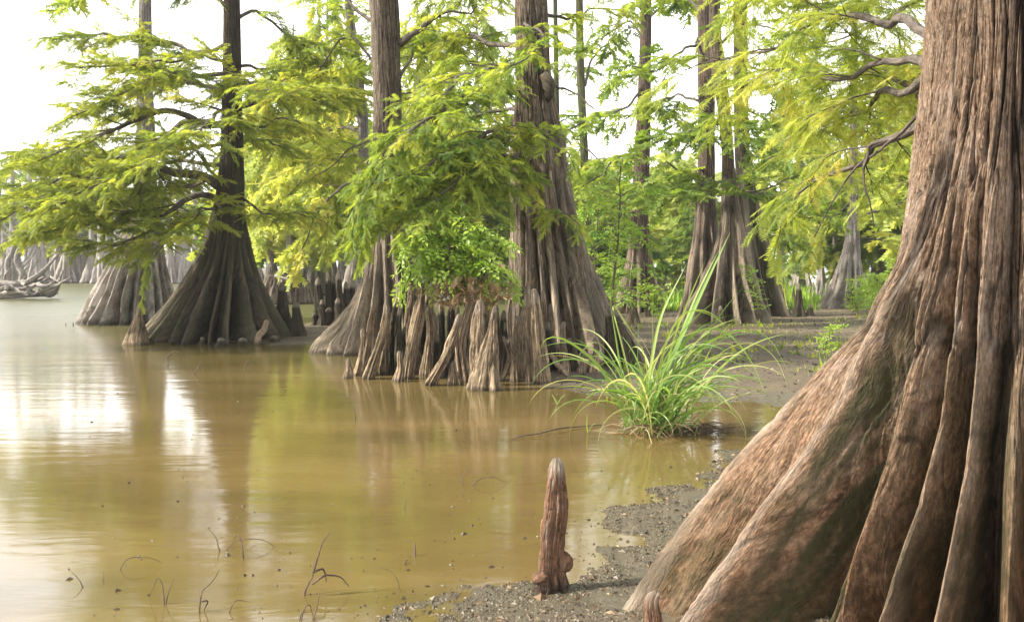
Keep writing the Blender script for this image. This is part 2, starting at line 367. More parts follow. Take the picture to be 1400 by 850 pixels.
# ------------------------------------------------------------------ fluted trunks and knees
def column(name, spine, ribs, mat, parent=None, nth=260, nz=120, zmax=None, lump=.05, seed=0, strandamp=0.0, strandf=12., cap=False, thetas=None, zpow=1.6, vfloor=None, uref=.5, extra=None, base_z=-.25, levels=None, crest_hilite=.32):
    """spine rows (z, x, y, r). ribs rows (theta, halfwidth_m, reach_m, zh, power, wobble)."""
    sp = np.array(spine, float); o = np.argsort(sp[:, 0]); sp = sp[o]
    ztop = sp[-1, 0]; z0 = base_z
    t = np.linspace(0, 1, nz) ** zpow
    z = z0 + (ztop - z0) * t
    if levels is not None: z = levels; nz = len(z)
    def itp(c):
        # smooth interpolation
        v = np.interp(z, sp[:, 0], sp[:, c])
        k = max(3, nz // 22) | 1; pad = k // 2
        vv = np.concatenate([np.full(pad, v[0]), v, np.full(pad, v[-1])]); return np.convolve(vv, np.ones(k) / k, 'valid')
    cx, cy, rv = itp(1), itp(2), itp(3)
    if thetas is None: thetas = pi / 2 + np.linspace(0, 2 * pi, nth)
    th = thetas[None, :]; Z = z[:, None]
    zc = np.clip(Z, 0, None)
    R = rv[:, None] * np.ones_like(th)
    add = np.zeros_like(R); crest = np.zeros_like(R)
    for k, (t0, hw, reach, zh, pw, wob) in enumerate(ribs):
        g = reach * np.clip(1 - zc / zh, 0, 1) ** pw if not callable(reach) else np.maximum(reach(zc) - rv[:, None], 0)
        tt = t0 + wob * vnoise(zc * 1.1 + k * 5.3, zc * 0 + seed, seed=seed + k)
        d = (th - tt + pi) % (2 * pi) - pi
        rtot = rv[:, None] + g
        ws = .68 * hw / (rv[:, None] + .45 * g)
        sh = np.exp(-(np.abs(d) / ws) ** 1.7)
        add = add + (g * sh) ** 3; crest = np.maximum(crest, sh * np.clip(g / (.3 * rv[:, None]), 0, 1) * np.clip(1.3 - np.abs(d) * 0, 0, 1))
    add = add ** (1 / 3.)
    R = R + add
    ct, st = np.cos(th), np.sin(th)
    R = R * (1 + lump * vnoise(ct * 2.2 + seed, st * 2.2 + Z * .0, Z * 1.4, seed + 31) + lump * .6 * vnoise(ct * 5 + seed, st * 5, Z * 2.5, seed + 32))
    crack = np.zeros_like(R); worn_hilite = None
    if strandamp:
        wv = th + .12 * vnoise(th * 3, Z * 2., seed=seed + 3) + .05 * vnoise(th * 9, Z * 5., seed=seed + 4)
        n1 = 1 - np.abs(vnoise(wv * strandf, Z * 1.2, seed=seed + 5)) * 2.0
        crack = np.clip(n1, 0, 1) * np.ones_like(R)
        n2 = vnoise(wv * strandf * 2.7, Z * 2.6, seed=seed + 6)
        R = R - strandamp * np.clip(n1, 0, 1) ** 2 * 1.2 + strandamp * .35 * n2
    if crest_hilite: worn_hilite = crest_hilite * np.clip(crest * 2.2 - 1.1 + .5 * vnoise(th * 9, Z * 1.6, seed=seed + 71), 0, 1)  # ridge highlights painted pale into the colour along the rib crests
    if extra is not None:
        ex = extra(th, Z, R)
        if isinstance(ex, tuple):
            if len(ex) == 3: worn_hilite = ex[2] * np.ones_like(R)
            ex, crack = ex[:2]
        R = R + ex
    X = cx[:, None] + R * ct; Y = cy[:, None] + R * st; ZZ = np.broadcast_to(Z, X.shape)
    V = np.stack([X, Y, ZZ], -1); n, m = X.shape
    dl = np.linalg.norm(np.diff(V, axis=0), axis=2); vl = np.concatenate([np.zeros((1, m)), np.cumsum(dl, 0)])
    vl = np.broadcast_to(np.median(vl, axis=1)[:, None], vl.shape); vl = vl[-1:, :] - vl                                    # measured from the top so strands stay aligned
    U = np.stack([np.broadcast_to(th * uref, vl.shape), -vl], -1).reshape(-1, 2)
    i, j = np.meshgrid(np.arange(n - 1), np.arange(m - 1), indexing='ij'); a = (i * m + j).ravel()
    F = [np.stack([a, a + 1, a + m + 1, a + m], 1)]
    V = V.reshape(-1, 3); ck = crack.ravel()
    if cap:
        ck = np.append(ck, 0)
        V = np.vstack([V, [[cx[-1], cy[-1], ztop + rv[-1] * .6]]]); U = np.vstack([U, [[0, 0]]])
        e = (n - 1) * m; F.append(np.stack([e + np.arange(m - 1), e + np.arange(m - 1) + 1, np.full(m - 1, len(V) - 1)], 1))
    o = mk(name, V, F, mat, parent, uv=U, col=ck)
    if worn_hilite is not None:
        a = o.data.attributes.new('worn_hilite', 'FLOAT', 'POINT'); wv_ = worn_hilite.ravel().astype(np.float32)
        if len(wv_) < len(V): wv_ = np.append(wv_, 0)
        a.data.foreach_set('value', wv_)
    return o

def px_spine(rows, D):
    """rows (py, left px, right px) -> (z, x, y, r)"""
    out = []
    for r in rows:
        py, l, rr = r[:3]; d = r[3] if len(r) > 3 else D
        a = P(l, py, d); b = P(rr, py, d); out.append((a[2], (a[0] + b[0]) / 2, d, (b[0] - a[0]) / 2))
    return out

def rand_ribs(n, seed, hw, reach, zh, pw=1.8, wob=.06, left=1, right=1, front=1, back=1, a0=None):
    r = random.Random(seed); out = []
    off = r.uniform(0, 2 * pi) if a0 is None else a0
    for k in range(n):
        a = off + (k + r.uniform(-.28, .28)) * 2 * pi / n
        sc = max(0, -cos(a)) ** 2 * left + max(0, cos(a)) ** 2 * right + max(0, -sin(a)) ** 2 * front + max(0, sin(a)) ** 2 * back
        out.append((a, hw * r.uniform(.65, 1.35), reach * sc * r.uniform(.65, 1.15), zh * r.uniform(.75, 1.15), pw * r.uniform(.85, 1.2), wob))
    return out

exec_after = []
# ================================================================== GROUND
def poly_sd(px, py, poly):
    """signed distance, positive inside"""
    poly = np.asarray(poly, float); d = np.full(px.shape, 1e9); ins = np.zeros(px.shape, bool)
    n = len(poly)
    for i in range(n):
        a = poly[i]; b = poly[(i + 1) % n]; e = b - a
        wx, wy = px - a[0], py - a[1]; t = np.clip((wx * e[0] + wy * e[1]) / (e @ e + 1e-12), 0, 1)
        d = np.minimum(d, np.hypot(wx - e[0] * t, wy - e[1] * t))
        c = ((a[1] <= py) & (b[1] > py)) | ((b[1] <= py) & (a[1] > py))
        with np.errstate(divide='ignore', invalid='ignore'):
            xi = a[0] + (py - a[1]) * e[0] / (e[1] if e[1] else 1e-9)
        ins ^= c & (px < xi)
    return np.where(ins, d, -d)
near_bank = [G(*p)[:2] for p in ((430, 900), (505, 856), (570, 828), (645, 806), (712, 796), (790, 800), (815, 740), (850, 700), (885, 668), (950, 652), (1010, 612), (1060, 585), (1100, 560))] + [(12, 8), (12, -8), (-1.2, -8), (-1.2, 3.0)]
back_land = [G(*p)[:2] for p in ((560, 500), (640, 508), (735, 527), (830, 542), (940, 549), (1075, 556), (1110, 558))] + [(12, 8.0), (60, 20), (80, 66), (17, 62), (9, 48)] + [G(*p)[:2] for p in ((850, 412), (800, 425), (700, 450), (600, 470), (520, 480))]
spit = [G(*p)[:2] for p in ((205, 462), (300, 467), (380, 472), (436, 470), (520, 478), (560, 470), (540, 452), (470, 446), (430, 441), (380, 450), (300, 452), (220, 452))]
far_bank = [(-400, 96), (-60, 98), (-30, 94), (-12, 98), (5, 92), (14, 88), (22.5, 88), (385, 1500), (485, 1500), (30, 92), (90, 90), (400, 90), (2000, 400), (2000, 2600), (-2000, 2600), (-2000, 400)]
def ground_h(x, y):
    x = np.asarray(x, float); y = np.asarray(y, float)
    wob = .11 * fbm(x * 1.7, y * 1.7, seed=5, o=3)
    wobb = np.where(np.hypot(x, y) > 8, 3.5, 1.6)
    h = np.full(x.shape, -.45)
    for poly, top, sl in ((near_bank, .06, .055), (back_land, .14, .05), (spit, .10, .10), (far_bank, .6, .05)):
        sd = poly_sd(x, y, poly) + wob * wobb
        hh = np.where(sd > 0, top * (1 - np.exp(-np.maximum(sd, 0) * sl / top)), np.maximum(-.45, sd * .25))
        h = np.maximum(h, hh)
    land = h > -.06
    h = h + np.where(land, .022 * fbm(x * 3, y * 3, seed=11, o=5) + .010 * fbm(x * 14, y * 14, seed=15, o=3), 0)
    far = np.clip((y - 60) / 100, 0, 1)
    return h + far * 0
def build_ground():
    def axis(c, n, smin, smax):
        t = np.linspace(-1, 1, n); k = 9.2
        return c + smax * np.sinh(k * t) / np.sinh(k)
    xs = axis(.4, 620, 0, 2500.); ys = axis(4.6, 620, 0, 2500.)
    X, Y = np.meshgrid(xs, ys, indexing='ij')
    # finer local resolution in x for mid field comes from the sinh spacing
    H = ground_h(X, Y)
    V = np.stack([X, Y, H], -1); n, m = X.shape
    i, j = np.meshgrid(np.arange(n - 1), np.arange(m - 1), indexing='ij'); a = (i * m + j).ravel()
    F = np.stack([a, a + m, a + m + 1, a + 1], 1)
    return V.reshape(-1, 3), F
m, nt, N, L, out = newmat('wet_mud_and_turf')
geo = N.new('ShaderNodeNewGeometry').outputs['Position']
sep = N.new('ShaderNodeSeparateXYZ'); L.new(geo, sep.inputs[0])
n1 = noisen(nt, geo, 55, 5, .7); n2 = noisen(nt, geo, 4.5, 5, .6); n3 = noisen(nt, geo, 190, 2, .7)
tone = mathn(nt, 'ADD', mathn(nt, 'MULTIPLY', n1, .6), mathn(nt, 'MULTIPLY', n3, .4))
r = ramp(N, [(.36, (.015, .011, .007)), (.47, (.05, .037, .022)), (.56, (.11, .083, .05)), (.70, (.24, .20, .13))]); L.new(tone, r.inputs[0])
mudc = mixc(nt, n2, r.outputs[0], (.10, .085, .05), 'MIX')
r4 = ramp(N, [(.3, (0, 0, 0)), (.75, (1, 1, 1))]); L.new(n2, r4.inputs[0])
mudc = mixc(nt, mathn(nt, 'MULTIPLY', r4.outputs[0], .35), r.outputs[0], (.19, .13, .06))
# thin green / straw cover on the drier back land
gm = ramp(N, [(.50, (0, 0, 0)), (.62, (1, 1, 1))]); L.new(mathn(nt, 'ADD', mathn(nt, 'MULTIPLY', noisen(nt, geo, 1.1, 5, .7), .6), mathn(nt, 'MULTIPLY', noisen(nt, geo, 18, 3, .6), .4)), gm.inputs[0])
zr = N.new('ShaderNodeMapRange'); zr.inputs[1].default_value = 8.0; zr.inputs[2].default_value = 26; zr.inputs[3].default_value = .0; zr.inputs[4].default_value = 1; L.new(sep.outputs[1], zr.inputs[0])
gc = mixc(nt, noisen(nt, geo, 9, 4), (.085, .095, .028), (.24, .17, .075))
c = mixc(nt, mathn(nt, 'MULTIPLY', gm.outputs[0], mathn(nt, 'ADD', mathn(nt, 'MULTIPLY', zr.outputs[0], .6), .3)), mudc, gc)
p = N.new('ShaderNodeBsdfPrincipled'); L.new(c, p.inputs['Base Color'])
wr = N.new('ShaderNodeMapRange'); wr.inputs[1].default_value = 0.0; wr.inputs[2].default_value = .06; wr.inputs[3].default_value = .14; wr.inputs[4].default_value = .8; L.new(sep.outputs[2], wr.inputs[0])
L.new(wr.outputs[0], p.inputs['Roughness'])
mz = N.new('ShaderNodeMapRange'); mz.inputs[1].default_value = .004; mz.inputs[2].default_value = .045; mz.inputs[3].default_value = .85; mz.inputs[4].default_value = 0; L.new(sep.outputs[2], mz.inputs[0])
wetc = mixc(nt, mz.outputs[0], c, (.085, .072, .042)); L.new(wetc, p.inputs['Base Color'])
b = N.new('ShaderNodeBump'); b.inputs['Distance'].default_value = .02; b.inputs['Strength'].default_value = 1
L.new(mathn(nt, 'ADD', tone, mathn(nt, 'MULTIPLY', n2, .8)), b.inputs['Height']); L.new(b.outputs[0], p.inputs['Normal'])
L.new(p.outputs[0], out.inputs[0]); M['mud'] = m
V, F = build_ground()
tag(mk('ground', V, F, M['mud']), kind='structure')

# ------------------------------------------------------------------ WATER
m, nt, N, L, out = newmat('silty_lake_water')
geo = N.new('ShaderNodeNewGeometry').outputs['Position']
rr = noisen(nt, mapped(nt, geo, (.35, 1.0, 1)), .5, 4, .6)
sep = N.new('ShaderNodeSeparateXYZ'); L.new(geo, sep.inputs[0])
silt = ramp(N, [(.35, (.10, .073, .024)), (.55, (.16, .110, .040)), (.72, (.21, .15, .064))]); L.new(rr, silt.inputs[0])
green = N.new('ShaderNodeMapRange'); green.inputs[1].default_value = 9; green.inputs[2].default_value = 30; green.inputs[3].default_value = 0; green.inputs[4].default_value = .75; L.new(sep.outputs[1], green.inputs[0])
wc = mixc(nt, green.outputs[0], silt.outputs[0], (.085, .10, .03))
p = N.new('ShaderNodeBsdfPrincipled'); L.new(wc, p.inputs['Base Color'])
rg_ = N.new('ShaderNodeMapRange'); rg_.inputs[1].default_value = 11; rg_.inputs[2].default_value = 34; rg_.inputs[3].default_value = .10; rg_.inputs[4].default_value = .30; L.new(sep.outputs[1], rg_.inputs[0])
L.new(rg_.outputs[0], p.inputs['Roughness']); p.inputs['IOR'].default_value = 1.52; p.inputs['Specular IOR Level'].default_value = .95
w1 = noisen(nt, mapped(nt, geo, (3.0, 9.0, 1)), 1, 3, .5, .6); w2 = noisen(nt, mapped(nt, geo, (.6, 2.2, 1)), 1, 2, .5, .4)
b = N.new('ShaderNodeBump'); b.inputs['Distance'].default_value = .010; b.inputs['Strength'].default_value = .5
L.new(mathn(nt, 'ADD', mathn(nt, 'MULTIPLY', w1, .3), w2), b.inputs['Height']); L.new(b.outputs[0], p.inputs['Normal'])
tr = N.new('ShaderNodeBsdfTransparent'); tr.inputs[0].default_value = (.85, .72, .42, 1)
mx = N.new('ShaderNodeMixShader')
# silt hides the bed except in the very shallow margins
lw = N.new('ShaderNodeLayerWeight'); lw.inputs[0].default_value = .12
mx.inputs[0].default_value = .16
L.new(p.outputs[0], mx.inputs[1]); L.new(tr.outputs[0], mx.inputs[2]); L.new(mx.outputs[0], out.inputs[0]); M['water'] = m
xs = np.concatenate([[-2500, -400], np.linspace(-80, 80, 9), [400, 2500]]); ys = np.concatenate([[-2500, -200], np.linspace(-20, 140, 9), [400, 2500]])
X, Y = np.meshgrid(xs, ys, indexing='ij'); i, j = np.meshgrid(np.arange(len(xs) - 1), np.arange(len(ys) - 1), indexing='ij'); a = (i * len(ys) + j).ravel(); k = len(ys)
tag(mk('water', np.stack([X, Y, X * 0], -1).reshape(-1, 3), np.stack([a, a + k, a + k + 1, a + 1], 1), M['water']), kind='structure')

# ================================================================== NEAR TREE (right edge)
C1 = np.array([2.33, 4.45])
t1 = empty('cypress_tree', (C1[0], C1[1], 0), 'huge foreground cypress with flaring red-brown ribbed roots, cut off by the right edge', 'tree')
def rib_on(theta, pix):
    th = radians(theta); dx, dy = cos(th), sin(th); rows = []
    for px, py in pix:
        d = ray(px, py)
        A = np.array([[d[0], -dx], [d[1], -dy]]); k, r_ = np.linalg.solve(A, C1); rows.append((CH + k * d[2], r_))
    rows.sort(); return rows
def rf(rows, off=0):
    z = [a for a, _ in rows]; r_ = [b + off for _, b in rows]
    return lambda zz: np.interp(zz, z, r_)
base_prof = [(0, 1.93), (.41, 1.52), (.97, 1.08), (1.26, .85), (1.52, .71), (1.84, .62), (2.3, .555), (2.7, .53), (9, .4)]
vall = [(-.3, .66), (0, .62), (.5, .56), (1, .50), (1.5, .475), (2, .465), (2.7, .44), (4, .41), (6.5, .36), (9, .29)]
R1 = rib_on(187, [(845, 850), (905, 760), (1000, 640), (1100, 532), (1180, 440), (1215, 362), (1238, 262), (1255, 150), (1266, 0)])
R2 = rib_on(199, [(905, 880), (960, 800), (1010, 735), (1100, 620), (1150, 545), (1195, 445), (1232, 340), (1262, 150), (1275, 0)])
R3 = rib_on(213, [(1135, 860), (1160, 780), (1185, 700), (1215, 600), (1240, 480), (1262, 330), (1290, 150), (1300, 0)])
R4 = rib_on(222, [(1195, 870), (1225, 780), (1255, 690), (1283, 580), (1298, 440), (1306, 300), (1320, 100), (1322, 0)])
R5 = rib_on(230, [(1258, 870), (1285, 760), (1312, 640), (1325, 500), (1333, 350), (1340, 150), (1343, 0)])
def scaled(s): return [(z, .5 + (r_ - .5) * s) for z, r_ in base_prof]
ribs1 = [(radians(187), .19, rf(R1), 0, 0, .0), (radians(199), .085, rf(R2), 0, 0, .02), (radians(193), .12, rf(scaled(.78)), 0, 0, .03), (radians(206), .07, rf(scaled(.5)), 0, 0, .06),
         (radians(213), .06, rf(R3), 0, 0, .02), (radians(218), .035, rf(scaled(.42)), 0, 0, .05),
         (radians(222.5), .05, rf(R4), 0, 0, .02), (radians(230.5), .05, rf(R5), 0, 0, .02),
         (radians(241), .065, rf(scaled(.62)), 0, 0, .02), (radians(253), .07, rf(scaled(.72)), 0, 0, .03), (radians(266), .07, rf(scaled(.6)), 0, 0, .03),
         (radians(284), .12, rf(scaled(.8)), 0, 0, .03), (radians(305), .12, rf(scaled(.7)), 0, 0, .03), (radians(330), .14, rf(scaled(.8)), 0, 0, .03), (radians(357), .14, rf(scaled(.7)), 0, 0, .03),
         (radians(25), .14, rf(scaled(.8)), 0, 0, .03), (radians(60), .14, rf(scaled(.7)), 0, 0, .03), (radians(95), .14, rf(scaled(.8)), 0, 0, .03), (radians(130), .14, rf(scaled(.45)), 0, 0, .03), (radians(160), .12, rf(scaled(.4)), 0, 0, .03)]
def fade_top(f_):
    vz = [a for a, _ in vall]; vr = [b for _, b in vall]
    def g_(zz):
        t = np.clip((zz - 1.15) / 1.35, 0, 1); t = t * t * (3 - 2 * t); rv_ = np.interp(zz, vz, vr)
        return rv_ + (f_(zz) - rv_) * (1 - .85 * t)
    return g_
ribs1 = [(a, b_ / .78, fade_top(c), d, e, f) for a, b_, c, d, e, f in ribs1]
ths = np.radians(np.concatenate([np.arange(90, 150, 1.), np.arange(150, 290, .13), np.arange(290, 450.01, 1.)]))
def worn_c(th, Z): return .35 * np.clip((.9 - Z) / .5, 0, 1) * np.clip(1 - np.abs(vnoise(th * 60, Z * 1.4, seed=48)) * 3, 0, 1)
def worn1(th, Z, R):
    # weathered pale crests (>0) and moss / lichen mats (<0)
    dg = np.degrees(th); n_ = .6 + .5 * vnoise(th * 40, Z * 6, seed=61)
    a = .8 * np.exp(-((dg - 199.2) / .7) ** 2) + .5 * np.exp(-((dg - 222.5) / 1.3) ** 2) + .45 * np.exp(-((dg - 231.3) / 1.2) ** 2) + .7 * np.exp(-((dg - 187) / 1.5) ** 2)
    a = a * np.clip(n_, 0, 1) * np.clip(1.8 - Z, 0, 1)
    m_ = np.clip((dg - 200.2 + .8 * vnoise(th * 30, Z * 4, seed=67)) / 1.2, 0, 1) * np.clip((213 - dg) / 5, 0, 1) * np.clip((1.55 - Z) / .5, 0, 1)
    m_ = np.maximum(m_, .55 * np.clip((dg - 214) / 3, 0, 1) * np.clip((1.6 - Z) / .8, 0, 1) * np.clip(vnoise(th * 30, Z * 3, seed=63) + .35, 0, 1))
    m_ = np.maximum(m_, .5 * np.clip((dg - 189) / 2, 0, 1) * np.clip((197.5 - dg) / 2, 0, 1) * np.clip((.9 - Z) / .5, 0, 1) * np.clip(vnoise(th * 50, Z * 8, seed=64) + .3, 0, 1))
    mott = np.clip(.85 + .8 * fbm(th * 26, Z * 8 + R * 8, seed=65) + 1.1 * fbm(th * 70, Z * 22 + R * 22, seed=66), 0, 1)
    return a - m_ * mott * 1.1
def bark1(th, Z, R):
    # long interlacing strips of bark; finer on the flare
    w = th + .045 * vnoise(th * 7, Z * 1.3, seed=41) + .012 * vnoise(th * 22, Z * 4.0, seed=42)
    up = np.clip((Z - .35) / 1.2, 0, 1)
    a = np.abs(vnoise(w * 21, Z * 1.3, seed=43)); b_ = np.abs(vnoise(w * 43 + 5, Z * 3.0, seed=44)); c_ = np.abs(vnoise(w * 72, Z * 4.6, seed=45)); e_ = np.abs(vnoise(w * 150, Z * 9, seed=47))
    g1 = np.clip(1 - a / .34, 0, 1) ** 1.4; g2 = np.clip(1 - b_ / .30, 0, 1) ** 1.4; g3 = np.clip(1 - c_ * 2.6, 0, 1); g4 = np.clip(1 - e_ * 2.4, 0, 1)
    lowsheet = np.clip((.9 - Z) / .6, 0, 1) * (vnoise(th * 34, Z * 1.6 + R, seed=46) * .016 - np.clip(1 - np.abs(vnoise(th * 60, Z * 1.4, seed=48)) * 3, 0, 1) * .008)
    k1 = .25 + .75 * up
    f0 = np.abs(vnoise(w * 9 + 3, Z * .45, seed=49)); g0 = np.clip(1 - f0 / .3, 0, 1) ** 1.3 * np.clip((Z - .5) / .5, 0, 1)
    return -(g0 * .034 + g1 * (.030 + .014 * np.clip(Z - 1, 0, 1)) * k1 + g2 * .019 * (.3 + .7 * up) + g3 * .009 + g4 * .004) + lowsheet, np.clip(worn_c(th, Z) + np.clip((.17 - a) / .10, 0, 1) * (.25 + .75 * k1) + np.clip((.13 - b_) / .08, 0, 1) * (.2 + .6 * k1) + np.clip((.14 - c_) / .08, 0, 1) * .45 + np.clip((.12 - e_) / .08, 0, 1) * .25, 0, 1), worn1(th, Z, R)
spine1 = [(z, C1[0] + max(0, z - 3) * .02, C1[1], r_) for z, r_ in vall]
column('trunk', spine1, ribs1, M['near_bark'], t1, thetas=ths, crest_hilite=0, levels=np.concatenate([np.linspace(-.15, 2.95, 620), np.linspace(3.0, 9, 60)]), lump=.02, seed=3, extra=bark1, uref=.85)

# overhanging branches of the near tree: leave the trunk behind its left edge
for k, (pts, slen, dens, sd_) in enumerate([
    ([(1300, 60, 4.6), (1200, 20, 5.6), (1120, 20, 6.4), (1040, 75, 7.0), (960, 80, 7.3)], .75, .2, 101),
    ([(1300, 110, 4.6), (1230, 90, 5.4), (1150, 110, 6.0), (1080, 100, 6.5), (1020, 125, 6.9)], .7, .2, 102),
    ([(1290, 150, 4.6), (1225, 190, 5.3), (1170, 225, 5.7), (1110, 255, 6.2), (1085, 285, 6.4)], .55, .22, 103),
    ([(1300, 0, 4.6), (1240, -60, 5.6), (1150, -80, 6.5), (1060, -30, 7.3), (1000, 0, 7.9)], .85, .22, 104),
    ([(1290, 90, 4.7), (1220, 130, 5.8), (1180, 150, 6.6), (1120, 190, 7.4)], .7, .2, 105),
    ([(1300, 30, 4.8), (1260, -20, 6.2), (1200, 30, 7.4), (1100, 60, 8.4)], .85, .22, 106),
    ([(1290, 140, 4.8), (1240, 120, 6.4), (1200, 90, 7.6), (1140, 140, 8.6)], .8, .2, 107),
]):
    pp = [P(a, b_, d) for a, b_, d in pts]
    make_limb(t1, pp, .03, .006, M['limb_bark'], M['leaf_near'], sd_, slen=slen, sstep=dens, t0=.3, tlen=.38, tstep=.085, spstep=.034, spsize=.155, tpl=TPL_FINE, tint=(.5, .25), droop=.55)
# bare shoots hanging down from it
for k, pts in enumerate([[(1262, 150, 4.6), (1215, 195, 5.0), (1165, 235, 5.3), (1130, 290, 5.5), (1112, 325, 5.6)], [(1225, 188, 5.0), (1190, 200, 5.1), (1182, 240, 5.1), (1187, 275, 5.1), (1196, 312, 5.1)]]):
    T = Tubes(); T.add(smooth_path([P(*q) for q in pts], 20, .01, k), np.linspace(.011, .003, 20), 6); T.build('branch', M['limb_bark'], t1)

# ================================================================== LEFT TREE
D2 = 20.3
b2 = P(290, 455, D2)
t2 = empty('cypress_tree', (b2[0], D2, 0), 'dark spreading cypress on the left with a wide fluted foot standing in the lake', 'tree')
sp2 = px_spine([(500, 280, 304), (470, 279, 307), (440, 281, 312), (400, 286, 321), (350, 291, 329), (300, 292, 334), (250, 298, 334), (200, 302, 332), (100, 305, 330), (0, 306, 328), (-200, 309, 324), (-600, 316, 322)], D2)
ribs2 = [(radians(180), .16, 1.15, 3.4, 2.1, .03), (radians(200), .13, 1.0, 3.2, 2.2, .05), (radians(222), .14, .95, 3.2, 2.1, .05), (radians(243), .10, .85, 3.0, 2.0, .05), (radians(262), .14, .95, 2.9, 1.7, .05), (radians(282), .10, .8, 3.1, 2, .05),
         (radians(298), .15, .9, 3.2, 2.1, .05), (radians(318), .12, 1.0, 3.2, 2.0, .05), (radians(338), .13, 1.1, 3.0, 2.1, .05), (radians(0), .16, 1.2, 2.9, 1.9, .04), (radians(28), .15, 1, 3, 2, .05), (radians(62), .15, 1, 3, 2, .05), (radians(95), .15, 1, 3, 2, .05), (radians(125), .15, 1, 3, 2, .05), (radians(152), .15, 1.1, 3, 2, .05)]
ribs2 = [(a, b_ * .78, c + .36, d, e, f) for a, b_, c, d, e, f in ribs2]
column('trunk', sp2, ribs2, M['dark_bark'], t2, crest_hilite=.12, nth=420, nz=260, seed=21, strandamp=.012, strandf=24, lump=.03, uref=.6)
limbs2 = [  # pixel path with depth offset, length of side shoots
    ([(316, 168, 0), (280, 170, -.2), (252, 160, -.5), (215, 152, -.8), (165, 175, -1.2), (110, 195, -1.6), (55, 225, -2)], .085, 1.7),
    ([(316, 172, 0), (255, 168, .3), (225, 185, .8), (170, 215, 1.4), (100, 235, 2), (40, 265, 2.4)], .075, 1.7),
    ([(300, 255, 0), (275, 240, -.3), (240, 233, -.6), (210, 232, -1), (150, 250, -1.6), (80, 275, -2.2), (20, 290, -2.6)], .10, 1.6),
    ([(300, 225, 0), (280, 226, .2), (240, 222, .6), (190, 225, 1.2), (120, 215, 1.6), (50, 215, 2)], .05, 1.6),
    ([(293, 270, 0), (272, 266, -.3), (250, 275, -.6), (225, 295, -1), (205, 312, -1.3), (170, 335, -1.8), (130, 330, -2.2)], .07, 1.1),
    ([(250, 277, -.6), (215, 300, -.4), (175, 292, -.7), (150, 296, -1), (110, 310, -1.6), (60, 322, -2.0)], .05, 1.2),
    ([(312, 60, 0), (280, 70, .2), (235, 58, .3), (190, 48, .5), (140, 50, .8), (85, 52, 1)], .045, .9),
    ([(314, 100, 0), (270, 105, -.5), (230, 100, -1.2), (180, 120, -1.9), (120, 150, -2.4)], .05, 1.4),
    ([(325, 146, 0), (350, 138, -.2), (372, 133, -.4), (415, 136, -.7), (450, 132, -1), (485, 128, -1.2)], .075, 1.1),
    ([(325, 112, 0), (345, 118, .2), (368, 126, .3), (385, 110, .4), (415, 102, .6), (455, 95, .8), (495, 92, 1)], .05, 1.1),
    ([(325, 25, 0), (345, 15, .2), (358, 20, .3), (385, 45, .4), (410, 62, .5), (440, 70, .6), (480, 60, .9)], .04, 1.0),
    ([(328, 165, 0), (360, 175, .4), (380, 160, .7), (420, 175, 1), (455, 190, 1.3)], .03, .9),
    ([(330, 270, 0), (350, 285, -.2), (372, 295, -.4), (400, 292, -.6), (432, 300, -.8)], .03, .7),
    ([(316, 160, 0), (310, 150, -1), (290, 160, -2), (260, 180, -3), (230, 200, -3.6)], .05, 1.3),
    ([(316, 120, 0), (330, 110, -1), (350, 115, -2), (390, 130, -2.8), (420, 120, -3.4)], .04, 1.0),
    ([(316, 190, 0), (330, 180, 1), (350, 190, 2), (380, 200, 3), (420, 210, 3.6)], .05, 1.3),
    ([(316, 130, 0), (290, 120, 1.2), (250, 110, 2.4), (200, 100, 3.4), (160, 110, 4)], .05, 1.4),
    ([(316, 20, 0), (300, 0, -.5), (270, -30, -1), (230, -20, -1.4), (180, -30, -1.8)], .04, .9),
    ([(316, -40, 0), (340, -70, .5), (380, -70, 1), (420, -50, 1.4)], .04, .9),
    ([(314, 195, 0), (270, 200, -.9), (220, 205, -1.7), (160, 235, -2.6), (100, 265, -3.2)], .045, 1.3),
    ([(308, 240, 0), (260, 252, 1), (200, 262, 2), (130, 280, 2.8), (70, 300, 3.2)], .045, 1.3),
    ([(316, 85, 0), (270, 78, -.6), (220, 85, -1.2), (160, 90, -1.6), (110, 95, -2)], .035, .9),
    ([(322, 90, 0), (360, 92, .8), (400, 85, 1.5), (440, 105, 2.2), (480, 115, 2.6)], .035, 1.0),
    ([(300, 290, 0), (280, 285, -.8), (262, 300, -1.4), (235, 320, -2.0), (215, 345, -2.4)], .03, .9),
]
for k, (pts, r0, sl) in enumerate(limbs2):
    make_limb(t2, [P(a, b_, D2 + d) for a, b_, d in pts], r0, .012, M['limb_bark'], M['leaf_left'], 200 + k, slen=sl, sstep=.15, t0=.3 if r0 > .045 else .22, tlen=.55, tstep=.11, spstep=.038, spsize=.165, tpl=TPL_MID, tint=(.52, .25), droop=.22)

# ================================================================== CENTRE TREES
D5 = 16.0
b5 = P(760, 470, D5)
t5 = empty('cypress_tree', (b5[0], D5, 0), 'broad central cypress with straight furrowed trunk, roots crowded by upright knees', 'tree')
sp5 = px_spine([(520, 732, 792), (470, 730, 790), (430, 728, 785), (380, 725, 780), (300, 718, 772), (250, 710, 770), (200, 706, 767), (150, 705, 760), (100, 705, 753), (0, 704, 748), (-200, 706, 742), (-700, 712, 728)], D5)
ribs5 = rand_ribs(19, 55, .10, .80, 4.3, 1.25, .04, left=.8, right=1.0, front=.85, back=.8, a0=.1)
ribs5 += [(radians(-8), .14, .95, 3.2, 1.5, .03), (radians(-30), .12, .8, 3.8, 1.3, .03), (radians(185), .12, .6, 3, 1.5, .03)]
column('trunk', sp5, ribs5, M['grey_bark'], t5, nth=520, nz=300, seed=25, strandamp=.02, strandf=17, lump=.03, uref=.7)
